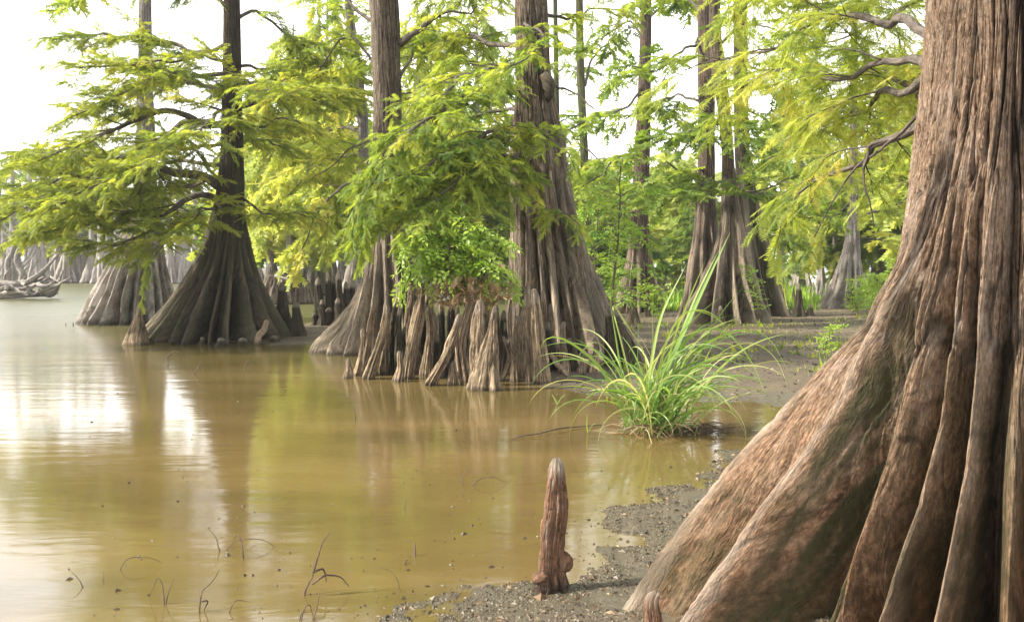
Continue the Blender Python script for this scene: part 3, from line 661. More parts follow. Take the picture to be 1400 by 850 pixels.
limbs5 = [
    ([(715, 85, 0), (690, 92, -.5), (650, 100, -1.1), (615, 118, -1.6), (590, 140, -2.0), (572, 175, -2.2)], .06, 1.05),
    ([(715, 130, 0), (680, 118, -.8), (640, 135, -1.6), (590, 160, -2.3), (545, 200, -2.8), (515, 240, -3)], .06, 1.05),
    ([(715, 205, 0), (680, 190, -.6), (640, 205, -1.3), (595, 235, -1.9), (550, 265, -2.4), (520, 300, -2.6)], .05, 1.0),
    ([(715, 215, 0), (690, 212, -1), (650, 222, -1.9), (610, 260, -2.6), (580, 300, -3)], .04, .95),
    ([(715, 150, 0), (690, 150, .4), (640, 165, .6), (590, 190, .8), (550, 230, 1)], .04, 1.0),
    ([(715, 60, 0), (680, 60, .6), (640, 50, 1.4), (600, 45, 2.2), (560, 65, 2.8), (490, 80, 3.4)], .05, .9),
    ([(715, 30, 0), (730, 40, -.8), (745, 55, -1.5), (725, 75, -2.1), (700, 95, -2.4)], .03, .5),
    ([(720, 190, 0), (728, 185, -.7), (735, 178, -1.2), (755, 195, -1.6), (775, 210, -1.9)], .03, .45),
    ([(760, 300, 0), (762, 285, -.8), (768, 290, -1.2), (785, 305, -1.5)], .02, .35),
    ([(752, 112, 0), (770, 122, -.2), (785, 128, -.3), (800, 138, -.4), (812, 150, -.5)], .022, .12),
    ([(715, 245, 0), (700, 240, -.9), (670, 250, -1.7), (640, 275, -2.3), (620, 320, -2.6)], .035, .8),
    ([(715, 210, 0), (670, 225, -1), (620, 255, -1.8), (565, 275, -2.4), (530, 292, -2.6), (512, 300, -2.7)], .045, .95),
    ([(715, 180, 0), (670, 185, -1.2), (610, 210, -2.2), (560, 240, -2.7), (525, 255, -2.9), (508, 270, -3)], .045, .95),
    ([(715, 0, 0), (680, -20, .4), (650, -30, 1.2), (620, -10, 1.6), (590, 20, 1.9)], .045, .9),
    ([(745, -30, 0), (790, -60, .4), (840, -60, .8), (890, -40, 1.1)], .045, .9),
    ([(745, 20, 0), (780, 25, .8), (815, 10, 1.4), (850, 15, 1.8)], .03, .5),
]
for k, (pts, r0, sl) in enumerate(limbs5):
    make_limb(t5, [P(a, b_, D5 + d) for a, b_, d in pts], r0, .009, M['limb_bark'], M['leaf_mid'], 300 + k, slen=sl, sstep=.15, t0=.22, tlen=.46, tstep=.11, spstep=.036, spsize=.155, tpl=TPL_MID, tint=(.5, .25), droop=.5)
# burl on the trunk
T = Tubes(); T.add(smooth_path([P(742, 100, D5 - .1), P(748, 112, D5 - .36), P(752, 128, D5 - .4), P(746, 140, D5 - .2)], 12), [.04, .09, .08, .03], 10, .5, 4); T.build('burl', M['dark_bark'], t5)

D4 = 17.3
b4 = P(530, 480, D4)
t4 = empty('cypress_tree', (b4[0], D4, 0), 'leaning grey cypress left of centre with one broad root toe pushed into the water', 'tree')
sp4 = px_spine([(500, 512, 560), (470, 510, 560), (430, 509, 558), (380, 508, 558), (330, 508, 551), (270, 518, 549), (200, 522, 548), (130, 523, 549), (60, 518, 547), (0, 514, 545), (-200, 500, 528), (-700, 480, 492)], D4)
ribs4 = [(radians(186), .24, lambda zz: np.interp(zz, [0, .15, .35, .6, .85, 1.1, 1.5, 2.0], [1.42, 1.35, 1.2, .95, .72, .58, .42, .3]), 0, 0, .02), (radians(204), .2, lambda zz: np.interp(zz, [0, .2, .5, .85, 1.3, 2], [1.15, 1.08, .8, .6, .46, .3]), 0, 0, .02),
         (radians(228), .14, .75, 2.6, 1.5, .03), (radians(250), .11, .6, 2.8, 1.5, .04), (radians(270), .1, .55, 2.9, 1.5, .04), (radians(292), .11, .6, 2.8, 1.4, .04), (radians(316), .13, .7, 2.6, 1.6, .04), (radians(345), .14, .85, 2.4, 1.6, .04), (radians(15), .14, .8, 2.5, 1.6, .04), (radians(55), .15, .7, 2.6, 1.6, .04), (radians(95), .15, .7, 2.6, 1.6, .04), (radians(140), .15, .7, 2.6, 1.6, .04)]
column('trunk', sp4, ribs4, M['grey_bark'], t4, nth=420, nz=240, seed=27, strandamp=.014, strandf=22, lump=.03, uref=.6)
for k, (pts, r0, sl) in enumerate([
    ([(545, 60, 0), (575, 40, -.3), (610, 15, -.5), (640, 18, -.6), (655, 12, -.7)], .07, .6),
    ([(520, 40, 0), (495, 20, .3), (470, 0, .5), (430, -10, .9)], .04, .9),
    ([(520, 100, 0), (500, 70, .6), (470, 50, 1.0), (445, 80, 1.4), (430, 110, 1.6)], .035, .8),
    ([(545, 110, 0), (560, 80, .7), (575, 45, 1.2), (600, 35, 1.6)], .035, .7),
    ([(520, 200, 0), (500, 195, .5), (470, 210, 1), (440, 240, 1.4)], .03, .8),
    ([(530, 10, 0), (560, -20, .6), (610, -30, 1.2), (680, 0, 1.6)], .04, .8)]):
    make_limb(t4, [P(a, b_, D4 + d) for a, b_, d in pts], r0, .01, M['limb_bark'], M['leaf_mid'], 340 + k, slen=sl, sstep=.2, t0=.3, tlen=.46, tstep=.14, spstep=.06, spsize=.2, tpl=TPL_MID, tint=(.6, .25), droop=.4)
# dead stub on the trunk
T = Tubes(); T.add(smooth_path([P(521, 345 - 80, D4), P(510, 258, D4 - .25), P(506, 246, D4 - .35)], 8), [.05, .04, .02], 8, .3, 9); T.build('branch', M['limb_bark'], t4)

# pale tree behind the left tree
def simple_tree(label, D, rows, mat, nrib, rib, seed, limbs=(), leaf='leaf_mid', basepy=None, tint=(.5, .25), spsize=.32, sstep=.26, droop=.35, cat='tree', group=None, ribside=(1, 1, 1, 1), z0=0.0, tstep=.19, spstep=.085, tlen=.62):
    c = P((rows[0][1] + rows[0][2]) / 2, rows[0][0], D)
    t = empty('cypress_tree', (c[0], D, z0), label, cat, group)
    sp = px_spine(rows, D)
    hw, reach, zh, pw = rib
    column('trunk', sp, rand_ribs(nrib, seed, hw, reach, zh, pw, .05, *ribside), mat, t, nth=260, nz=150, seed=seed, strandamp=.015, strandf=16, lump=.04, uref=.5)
    for k, (pts, r0, sl) in enumerate(limbs):
        make_limb(t, [P(a, b_, D + d) for a, b_, d in pts], r0, .014, M['limb_bark'], M[leaf], seed * 17 + k, slen=sl, sstep=sstep, t0=.3, tlen=tlen, tstep=tstep, spstep=spstep, spsize=spsize, tpl=TPL_LOW, tint=tint, droop=droop)
    return t
simple_tree('pale grey cypress with wide pleated base, partly hidden behind the dark left tree', 26.5,
            [(460, 162, 216), (440, 163, 215), (400, 168, 214), (350, 176, 214), (270, 183, 214), (180, 187, 211), (100, 189, 208), (0, 190, 207), (-200, 193, 205), (-600, 196, 202)],
            M['pale_bark'], 19, (.10, .95, 3.6, 1.2), 31, ribside=(1.1, .7, 1, .8),
            limbs=[([(200, -40, 0), (160, -50, .5), (120, -20, 1), (90, 10, 1.4)], .06, 1.0), ([(205, -60, 0), (240, -80, .5), (290, -60, 1)], .06, 1.1), ([(200, -160, 0), (150, -190, -.5), (90, -170, -1)], .06, 1.2), ([(205, 290, 0), (240, 280, .8), (270, 300, 1.5)], .04, 1.2)], leaf='leaf_mid')
# right-hand group
simple_tree('slender rust-footed cypress between the central trunk and the twin trunks', 31,
            [(440, 852, 892), (400, 856, 889), (350, 860, 886), (300, 862, 886), (200, 868, 889), (100, 873, 890), (0, 877, 891), (-200, 880, 888), (-500, 882, 886)],
            M['red_bark'], 13, (.13, .55, 3.0, 1.5), 33,
            limbs=[([(880, 120, 0), (850, 150, .5), (800, 165, 1), (760, 190, 1.4)], .05, 1.4), ([(885, 60, 0), (860, 30, .5), (830, 50, 1), (800, 60, 1.5)], .045, 1.3), ([(880, 160, 0), (905, 150, -.8), (940, 170, -1.4)], .04, 1.2),
                   ([(880, 210, 0), (850, 215, -1), (820, 240, -1.8), (790, 260, -2.4)], .05, 1.4), ([(880, 240, 0), (905, 245, 1), (940, 260, 1.5)], .05, 1.4), ([(878, 40, 0), (900, 10, .5), (930, 0, 1), (950, 20, 1.5)], .05, 1.3),
                   ([(870, 270, 0), (840, 285, -1), (810, 310, -1.6)], .04, 1.1), ([(880, 90, 0), (865, 95, -1), (845, 110, -2)], .04, 1.0), ([(880, 20, 0), (860, -20, 0), (820, -30, .5)], .05, 1.2)], leaf='leaf_deep', tint=(.6, .25))
D7 = 25.5
simple_tree('straight reddish trunk on the left of the tight group of three tall cypresses', D7,
            [(455, 952, 976), (400, 952, 976), (350, 952, 977), (300, 953, 977), (200, 955, 977), (100, 954, 977), (0, 954, 972), (-200, 956, 970), (-600, 958, 966)],
            M['red_bark'], 13, (.13, .66, 3.6, 1.5), 35,
            limbs=[([(960, 60, 0), (930, 70, -.5), (900, 95, -1), (870, 90, -1.4)], .045, 1.1), ([(965, 232, 0), (955, 232, -.3), (940, 245, -.6), (915, 222, -.8), (890, 240, -1)], .05, .9), ([(960, 140, 0), (930, 130, .5), (900, 140, 1), (860, 160, 1.4)], .04, 1.1), ([(960, 20, 0), (930, -10, .5), (890, 0, 1)], .045, 1.1)], leaf='leaf_deep', tint=(.65, .2), droop=.3)
simple_tree('curved middle trunk of the three-cypress group with the widest ribbed foot', 24.6,
            [(455, 978, 1010), (400, 981, 1009), (350, 984, 1009), (300, 986, 1008), (250, 987, 1005), (200, 987, 1003), (150, 982, 998), (100, 972, 993), (50, 969, 986), (0, 970, 984), (-200, 974, 986), (-600, 978, 984)],
            M['grey_bark'], 13, (.14, .95, 3.8, 1.6), 37, ribside=(1.15, .85, 1, .8),
            limbs=[([(1000, 200, 0), (985, 190, -1), (1000, 175, -1.8), (1040, 200, -2.4)], .04, 1.2), ([(995, 290, 0), (1005, 265, -.8), (1040, 260, -1.4), (1070, 250, -1.8)], .04, 1.1), ([(990, 110, 0), (1020, 115, -.4), (1050, 122, -.8), (1080, 115, -1)], .04, 1.0), ([(995, 160, 0), (970, 170, -1), (930, 185, -1.6), (890, 200, -2)], .04, 1.1),
                   ([(985, 60, 0), (1010, 40, -1), (1050, 35, -1.8), (1090, 60, -2.2)], .04, 1.0), ([(1000, 250, 0), (975, 250, -1.2), (935, 265, -2), (900, 270, -2.6)], .04, 1.1)], leaf='leaf_deep', tint=(.6, .25), droop=.3)
simple_tree('dark trunk behind the other two of the three-cypress group, flaring to the right', 28,
            [(440, 1018, 1054), (400, 1014, 1048), (350, 1012, 1040), (300, 1008, 1032), (200, 1004, 1024), (100, 1003, 1022), (0, 1003, 1021), (-200, 1004, 1018), (-600, 1006, 1012)],
            M['dark_bark'], 12, (.15, .7, 4.2, 1.3), 39, ribside=(.5, 1, .9, .8),
            limbs=[([(1015, 210, 0), (1050, 215, -.5), (1090, 205, -1), (1120, 225, -1.4)], .05, 1.3), ([(1015, 90, 0), (1050, 95, -.6), (1085, 80, -1)], .04, 1.1), ([(1020, 270, 0), (1050, 265, .5), (1090, 290, 1), (1130, 300, 1.5)], .05, 1.3), ([(1020, 300, 0), (1050, 320, .8), (1080, 325, 1.3)], .04, 1.0), ([(1012, 140, 0), (1040, 160, .6), (1075, 165, 1.2)], .04, 1.2), ([(1012, 20, 0), (1040, 0, .6), (1085, -10, 1.2)], .04, 1.2)], leaf='leaf_deep', tint=(.6, .25), droop=.35)
simple_tree('grey cypress with a root bowing left, between the knee row and the huge foreground trunk', 33,
            [(432, 1146, 1174), (400, 1150, 1174), (350, 1155, 1175), (300, 1159, 1174), (250, 1161, 1173), (150, 1162, 1172), (0, 1164, 1172), (-300, 1166, 1170)],
            M['pale_bark'], 11, (.13, .6, 3.0, 1.8), 41, ribside=(1.5, .6, .8, .8),
            limbs=[([(1165, 300, 0), (1195, 290, .4), (1225, 280, .6), (1250, 262, .8)], .06, 1.2), ([(1160, 230, 0), (1135, 240, -.5), (1110, 270, -1), (1095, 310, -1.3)], .05, 1.4), ([(1160, 280, 0), (1140, 300, .5), (1125, 330, .8)], .04, 1.2), ([(1165, 200, 0), (1200, 190, .5), (1240, 210, 1)], .05, 1.4), ([(1165, 330, 0), (1190, 325, .5), (1230, 340, .8)], .04, 1.2), ([(1165, 150, 0), (1130, 140, .5), (1090, 150, 1)], .05, 1.4), ([(1168, 90, 0), (1200, 80, 1), (1240, 100, 2)], .05, 1.4)], leaf='leaf_far', tint=(.65, .2), droop=.5)
simple_tree('slim smooth grey trunk just right of the central cypress, one long bare bough', 42,
            [(410, 792, 815), (350, 795, 812), (300, 796, 808), (200, 793, 804), (100, 788, 799), (0, 787, 797), (-200, 788, 795)],
            M['moss_bark'], 9, (.15, .4, 2.5, 1.5), 43,
            limbs=[([(800, 118, 0), (806, 90, 0), (820, 68, 0), (845, 57, 0), (868, 56, 0)], .07, .25), ([(800, 200, 0), (820, 220, -1), (850, 215, -2)], .05, 1.6), ([(800, 240, 0), (780, 230, 1), (765, 250, 2)], .05, 1.6), ([(800, 280, 0), (830, 270, 1), (850, 290, 2)], .05, 1.6)], leaf='leaf_mid', tint=(.6, .2))
simple_tree('thinnest bare pole-like trunk touching the right side of the central cypress', 46,
            [(410, 758, 775), (300, 760, 770), (200, 758, 766), (100, 757, 764), (0, 756, 762), (-150, 756, 760)], M['moss_bark'], 7, (.15, .4, 2.5, 1.5), 44,
            limbs=[([(760, 100, 0), (780, 90, -1), (795, 100, -2)], .05, 1.2), ([(760, 170, 0), (775, 165, -1), (790, 180, -2)], .05, 1.2)], leaf='leaf_deep', tint=(.6, .2))
simple_tree('pale grey trunk half hidden behind the leaning cypress left of centre', 26,
            [(440, 470, 525), (400, 478, 520), (350, 484, 512), (300, 488, 506), (200, 490, 504), (160, 490, 503), (100, 482, 496), (0, 470, 480), (-200, 468, 474)], M['pale_bark'], 11, (.14, .45, 3.2, 1.5), 45,
            limbs=[([(495, 165, 0), (485, 145, -.3), (460, 140, -.5), (425, 148, -.6)], .05, .9), ([(497, 210, 0), (460, 215, .5), (420, 235, 1), (390, 270, 1.4)], .05, 1.5), ([(497, 180, 0), (450, 175, 1), (410, 200, 2), (380, 240, 2.5)], .05, 1.5), ([(495, 240, 0), (460, 260, -.5), (430, 300, -.8), (415, 340, -1)], .04, 1.2),
                    ([(485, 60, 0), (460, 60, .5), (450, 100, .8), (455, 150, 1)], .04, 1.1), ([(497, 220, 0), (470, 230, 1.5), (450, 270, 2.2), (445, 320, 2.6)], .04, 1.3)], leaf='leaf_far', tint=(.6, .3), droop=.7)
# ================================================================== KNEES
def knee(label, rows, mat, group=None, D=None, seed=0, nrib=6, ribk=.35, name='cypress_knee', cat='cypress knee', tip=1.0, dy=0.0, lump=.10, nth=80, nz=70, lean=0.0, sink=.12, strand=.012):
    """rows base->tip (px, py, half width px)"""
    base = G(rows[0][0], rows[0][1], .0)
    d = (D or base[1]) + dy
    sp = []
    for k, (px, py, hw) in enumerate(rows):
        q = P(px, py, d); w = hw * d / FPX
        sp.append((q[2], q[0], d + lean * k / len(rows), w * (.84 if k < len(rows) - 1 else 1.15)))
    # insist on rising z
    for k in range(1, len(sp)):
        if sp[k][0] <= sp[k - 1][0]: sp[k] = (sp[k - 1][0] + .01,) + sp[k][1:]
    z0, zt = sp[0][0], sp[-1][0]
    r = random.Random(seed); h = zt - z0
    w0 = sp[0][3]
    dense = smooth_path(np.array(sp), 26)
    dense[:, 0] = np.maximum.accumulate(dense[:, 0] + np.arange(26) * 1e-5)
    dense[:, 3] = np.clip(dense[:, 3], sp[-1][3] * .6, None)
    dense[-3:, 3] = dense[-4, 3] * np.array([.97, .82, .5])
    ribs = [(2 * pi * (k + r.uniform(-.3, .3)) / nrib, w0 * .26, w0 * 1.6 * ribk * r.uniform(.6, 1.2), h * r.uniform(.7, 1.1), 1.6, .25) for k in range(nrib)]
    o = column(name, [tuple(q) for q in dense], ribs, mat, None, nth=nth, nz=nz, seed=seed, strandamp=min(strand, w0 * .12), strandf=9, lump=lump, cap=True, zpow=1.0, uref=max(.05, w0), base_z=z0 - sink, extra=lambda th, Z, R: (-.12 * w0 * np.clip(vnoise(np.cos(th) * 2 + seed, np.sin(th) * 2, Z * 9, seed + 8), 0, 1), np.clip(1 - np.abs(vnoise(th * 7, Z * 1.5, seed=seed + 5)) * 2.5, 0, 1), np.clip((Z - zt + .12 * h + .05) / .06, 0, 1) * .7))
    root_at(o, (base[0], d, 0))
    return tag(o, label, cat, group)

# the prominent near knee, with its knob
kb = G(755, 806)
near = tag(empty('cypress_knee', (kb[0], kb[1], 0)), 'tall reddish knee with weathered grey tip standing alone in the shallows in front', 'cypress knee')
def near_shape():
    D = kb[1]; rows = [(815, 733, 773), (800, 732, 776), (782, 736, 770), (765, 738, 769), (740, 739, 770), (715, 741, 774), (690, 745, 777), (668, 748, 775), (652, 750, 774), (640, 750, 773), (632, 753, 770), (627, 757, 766)]
    sp = px_spine(rows, D)
    ribs = [(radians(190), .025, .012, .7, .5, .2), (radians(235), .03, .014, .7, .4, .2), (radians(285), .03, .012, .7, .4, .2), (radians(330), .03, .012, .7, .4, .2), (radians(60), .03, .012, .7, .4, .2), (radians(120), .03, .012, .7, .4, .2)]
    return column('stem', sp, ribs, M['near_knee'], near, nth=300, nz=300, seed=5, strandamp=.004, strandf=14, lump=.24, cap=True, zpow=1.0, uref=.07, base_z=-.08, extra=lambda th, Z, R: (-.012 * np.clip(vnoise(th * 2, Z * 14, seed=81), 0, 1) - .004 * np.clip(1 - np.abs(vnoise(th * 6, Z * 22, seed=82)) * 3, 0, 1), np.clip(1 - np.abs(vnoise(th * 5, Z * 5, seed=83)) * 5, 0, 1) * .8, np.clip((Z - sp[-1][0] + .10 + .04 * vnoise(th * 3, Z * 20, seed=84)) / .05, 0, 1) * 1.3))
near_shape()
def knob(name, c, rad, mat, parent, seed, sq=(1, 1, 1.2)):
    n, m = 36, 60; ph = np.linspace(0.02, pi - .02, n)[:, None]; th = np.linspace(0, 2 * pi, m)[None]
    x, y, z = np.sin(ph) * np.cos(th), np.sin(ph) * np.sin(th), np.cos(ph) * np.ones_like(th)
    r_ = rad * (1 + .22 * fbm(x * 1.6 + seed, y * 1.6, z * 1.6, seed) + .05 * fbm(x * 7, y * 7, z * 3, seed + 2))
    V = np.stack([c[0] + r_ * x * sq[0], c[1] + r_ * y * sq[1], c[2] + r_ * z * sq[2]], -1).reshape(-1, 3)
    i, j = np.meshgrid(np.arange(n - 1), np.arange(m - 1), indexing='ij'); a = (i * m + j).ravel()
    U = np.stack(np.broadcast_arrays(th * rad, -ph * rad * sq[2]), -1).reshape(-1, 2)
    return mk(name, V, np.stack([a, a + m, a + m + 1, a + 1], 1), mat, parent, uv=U)
knob('knob', P(772, 768, kb[1] - .01), .040, M['near_knee'], near, 3)
knob('knob', P(740, 790, kb[1] - .05), .035, M['near_knee'], near, 6, (1.2, 1, .8))
knee('short stubby brown knee tucked against the foot of the huge foreground trunk', [(896, 862, 16), (894, 845, 15), (892, 828, 13), (893, 815, 11), (898, 808, 7)], M['near_knee'], seed=71, nrib=5, ribk=.15, lump=.16, D=3.75, nth=140, nz=120)

CG = 'knees crowded round the foot of the central cypress'
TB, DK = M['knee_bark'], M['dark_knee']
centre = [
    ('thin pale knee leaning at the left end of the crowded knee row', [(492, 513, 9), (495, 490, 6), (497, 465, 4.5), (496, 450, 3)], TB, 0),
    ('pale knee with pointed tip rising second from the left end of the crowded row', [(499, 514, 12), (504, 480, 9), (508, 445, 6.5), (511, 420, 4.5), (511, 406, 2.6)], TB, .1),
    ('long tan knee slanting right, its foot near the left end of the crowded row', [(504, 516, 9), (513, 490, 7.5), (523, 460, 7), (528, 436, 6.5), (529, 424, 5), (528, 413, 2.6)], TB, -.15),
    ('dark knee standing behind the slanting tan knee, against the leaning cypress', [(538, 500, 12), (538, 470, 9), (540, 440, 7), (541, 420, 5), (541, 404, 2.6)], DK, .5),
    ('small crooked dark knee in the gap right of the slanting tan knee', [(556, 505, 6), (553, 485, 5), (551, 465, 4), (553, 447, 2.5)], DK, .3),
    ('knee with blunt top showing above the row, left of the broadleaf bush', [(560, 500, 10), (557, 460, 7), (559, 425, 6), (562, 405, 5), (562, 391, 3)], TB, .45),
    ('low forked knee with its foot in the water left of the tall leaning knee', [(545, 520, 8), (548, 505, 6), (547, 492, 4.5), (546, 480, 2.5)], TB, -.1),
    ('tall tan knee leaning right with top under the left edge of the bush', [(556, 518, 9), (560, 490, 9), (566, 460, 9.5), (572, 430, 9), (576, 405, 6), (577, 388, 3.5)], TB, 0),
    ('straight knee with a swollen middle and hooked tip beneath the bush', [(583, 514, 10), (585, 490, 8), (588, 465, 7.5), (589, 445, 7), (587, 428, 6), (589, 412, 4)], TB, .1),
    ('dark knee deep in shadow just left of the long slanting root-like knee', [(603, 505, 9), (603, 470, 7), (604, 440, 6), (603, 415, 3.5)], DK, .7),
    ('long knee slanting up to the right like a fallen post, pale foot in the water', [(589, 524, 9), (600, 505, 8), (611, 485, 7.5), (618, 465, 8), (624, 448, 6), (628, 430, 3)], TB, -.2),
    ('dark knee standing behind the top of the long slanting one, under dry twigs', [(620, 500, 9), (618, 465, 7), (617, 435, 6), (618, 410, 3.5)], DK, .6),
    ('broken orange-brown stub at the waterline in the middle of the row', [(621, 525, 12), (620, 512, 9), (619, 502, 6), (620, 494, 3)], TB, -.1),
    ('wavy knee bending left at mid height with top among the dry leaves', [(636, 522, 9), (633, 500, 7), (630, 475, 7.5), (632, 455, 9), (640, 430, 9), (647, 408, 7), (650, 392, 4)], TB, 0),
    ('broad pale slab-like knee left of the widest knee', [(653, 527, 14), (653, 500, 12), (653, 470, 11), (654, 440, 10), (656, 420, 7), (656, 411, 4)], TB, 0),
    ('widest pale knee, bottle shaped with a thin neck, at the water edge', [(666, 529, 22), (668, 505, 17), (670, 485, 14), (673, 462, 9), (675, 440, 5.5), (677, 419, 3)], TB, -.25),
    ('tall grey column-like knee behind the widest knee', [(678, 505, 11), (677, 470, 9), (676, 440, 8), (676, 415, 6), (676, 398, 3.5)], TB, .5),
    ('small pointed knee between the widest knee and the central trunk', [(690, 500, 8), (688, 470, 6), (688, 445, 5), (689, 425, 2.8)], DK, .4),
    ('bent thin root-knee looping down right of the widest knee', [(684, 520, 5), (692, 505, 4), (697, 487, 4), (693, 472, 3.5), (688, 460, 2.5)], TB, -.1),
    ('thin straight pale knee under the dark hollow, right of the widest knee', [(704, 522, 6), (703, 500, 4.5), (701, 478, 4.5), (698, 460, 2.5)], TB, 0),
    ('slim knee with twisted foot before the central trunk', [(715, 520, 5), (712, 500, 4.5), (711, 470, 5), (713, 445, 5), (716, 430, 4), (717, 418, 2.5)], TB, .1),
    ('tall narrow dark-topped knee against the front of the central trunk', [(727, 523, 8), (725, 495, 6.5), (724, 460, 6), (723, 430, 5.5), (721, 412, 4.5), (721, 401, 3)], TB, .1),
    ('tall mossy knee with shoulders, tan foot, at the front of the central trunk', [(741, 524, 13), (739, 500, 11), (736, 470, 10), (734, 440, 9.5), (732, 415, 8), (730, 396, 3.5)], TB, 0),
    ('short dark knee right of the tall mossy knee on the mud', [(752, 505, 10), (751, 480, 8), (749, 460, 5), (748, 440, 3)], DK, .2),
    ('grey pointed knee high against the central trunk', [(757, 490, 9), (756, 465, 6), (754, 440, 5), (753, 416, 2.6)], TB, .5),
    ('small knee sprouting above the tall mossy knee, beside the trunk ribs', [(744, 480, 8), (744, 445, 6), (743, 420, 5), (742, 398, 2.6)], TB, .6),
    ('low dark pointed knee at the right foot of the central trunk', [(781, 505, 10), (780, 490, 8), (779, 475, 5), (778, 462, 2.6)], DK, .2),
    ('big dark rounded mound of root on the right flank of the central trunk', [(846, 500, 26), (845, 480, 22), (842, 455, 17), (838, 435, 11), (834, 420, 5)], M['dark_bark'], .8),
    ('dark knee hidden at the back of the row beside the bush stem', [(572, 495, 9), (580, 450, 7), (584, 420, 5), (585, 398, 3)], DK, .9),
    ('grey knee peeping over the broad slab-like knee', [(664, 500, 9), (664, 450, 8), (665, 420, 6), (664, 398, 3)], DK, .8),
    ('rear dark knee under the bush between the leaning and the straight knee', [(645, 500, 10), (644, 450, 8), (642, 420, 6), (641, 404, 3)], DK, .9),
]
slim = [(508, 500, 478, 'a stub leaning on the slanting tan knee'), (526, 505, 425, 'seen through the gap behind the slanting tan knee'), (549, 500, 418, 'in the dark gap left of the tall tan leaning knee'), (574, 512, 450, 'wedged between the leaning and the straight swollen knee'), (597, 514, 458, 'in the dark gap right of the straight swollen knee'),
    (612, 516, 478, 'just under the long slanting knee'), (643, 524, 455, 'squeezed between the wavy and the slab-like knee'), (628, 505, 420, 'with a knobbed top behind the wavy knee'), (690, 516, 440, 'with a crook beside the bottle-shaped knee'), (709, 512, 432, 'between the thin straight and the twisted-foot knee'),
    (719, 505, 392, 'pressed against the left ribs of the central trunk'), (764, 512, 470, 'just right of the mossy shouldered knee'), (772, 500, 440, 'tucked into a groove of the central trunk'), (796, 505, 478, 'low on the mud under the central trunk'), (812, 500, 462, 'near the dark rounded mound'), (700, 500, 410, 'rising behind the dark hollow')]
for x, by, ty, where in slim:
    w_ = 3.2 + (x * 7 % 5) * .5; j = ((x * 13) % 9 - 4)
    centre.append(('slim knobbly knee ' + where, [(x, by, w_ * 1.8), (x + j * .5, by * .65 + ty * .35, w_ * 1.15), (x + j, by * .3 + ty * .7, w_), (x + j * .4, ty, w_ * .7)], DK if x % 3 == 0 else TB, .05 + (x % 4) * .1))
for k, (lab, rows, mt, dy) in enumerate(centre):
    b = rows[0]; D = G(b[0], max(b[1], 512), 0)[1] + dy if b[1] >= 512 else G(b[0], 514, 0)[1] + dy
    knee(lab, rows, mt, CG, D=D, seed=400 + k, nrib=6 + k % 3, ribk=.30, lump=.22, nth=110, nz=100, strand=.015)
# thin slanting roots on the mud in front of the trunk
for k, (lab, pts, r_) in enumerate([('upper of the two thin roots slanting down to the mud right of the mossy knee', [(762, 482), (771, 492), (781, 500), (790, 509)], .035), ('lower of the two thin roots slanting down to the mud right of the mossy knee', [(748, 476), (758, 492), (768, 504), (778, 517)], .04)]):
    D = G(*pts[-1])[1]; T = Tubes(); T.add(smooth_path([P(a, b_, D + .5 - .5 * q / 3) for q, (a, b_) in enumerate(pts)], 20, .01, k), [r_ * .8, r_, r_ * .9], 12, .3, k)
    o = T.build('root', M['knee_bark']); root_at(o, tuple(G(*pts[-1]))); tag(o, lab, 'root', 'slanting roots by the mossy knee')
knee('little knotted knee alone in the water left of the crowded knee row', [(477, 517, 7), (478, 508, 6), (477, 500, 4), (476, 490, 1.5)], TB, seed=470, nrib=4)

LG = 'dark knees clustered between the two left trees'
for k, (lab, a) in enumerate([
    ('leftmost tall knee of the dark cluster between the left tree and the leaning cypress', (435, 380, 7)), ('second tall knee from the left in the dark cluster behind the leaning cypress', (449, 374, 6)), ('slim middle knee of the dark cluster behind the leaning cypress', (456, 378, 4.5)),
    ('tallest knee of the dark cluster behind the leaning cypress', (464, 372, 5.5)), ('second knee from the right in the dark cluster behind the leaning cypress', (473, 386, 6)), ('rightmost knee of the dark cluster, touching the leaning cypress root', (482, 384, 6)),
    ('short front knee at the left foot of the dark cluster', (440, 410, 5)), ('short blunt front knee in the middle of the dark cluster', (450, 421, 7)), ('lowest stub at the far left of the dark cluster', (430, 428, 5)), ('short knee in front of the right half of the dark cluster', (462, 408, 6))]):
    x, y, w = a; by = 447 if k < 6 else 450
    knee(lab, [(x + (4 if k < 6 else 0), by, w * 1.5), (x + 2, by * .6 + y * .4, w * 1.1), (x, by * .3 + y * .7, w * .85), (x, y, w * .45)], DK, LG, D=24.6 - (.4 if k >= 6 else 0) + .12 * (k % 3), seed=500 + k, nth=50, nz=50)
knee('sharp triangular knee at the left foot of the dark spreading cypress', [(187, 471, 16), (188, 455, 13), (190, 435, 7), (192, 414, 2)], M['knee_bark'], seed=520, nrib=5, ribk=.3)
knee('tall dark pointed knee right of the dark spreading cypress', [(389, 455, 17), (387, 430, 11), (386, 405, 7), (385, 387, 3)], DK, seed=521, D=20.6)
knee('dark blunt knee on the mud spit, right of the taller pointed one', [(407, 456, 12), (406, 435, 9), (405, 424, 7), (405, 413, 3.5)], DK, seed=522, D=20.4)
knee('dark knee pressed against the right flank of the spreading cypress', [(370, 455, 14), (369, 430, 10), (367, 415, 7), (366, 403, 3)], DK, seed=523, D=20.8)
T = Tubes(); T.add(smooth_path([P(350, 474, 19.0), P(354, 460, 19.1), P(362, 449, 19.2), P(364, 439, 19.2)], 16, .01, 2), [.06, .055, .06, .04], 12, .25, 2)
o = T.build('root_stub', M['knee_bark']); root_at(o, P(350, 474, 19.0)); tag(o, 'pale bent stick-like stub leaning at the right front foot of the spreading cypress', 'root stub')
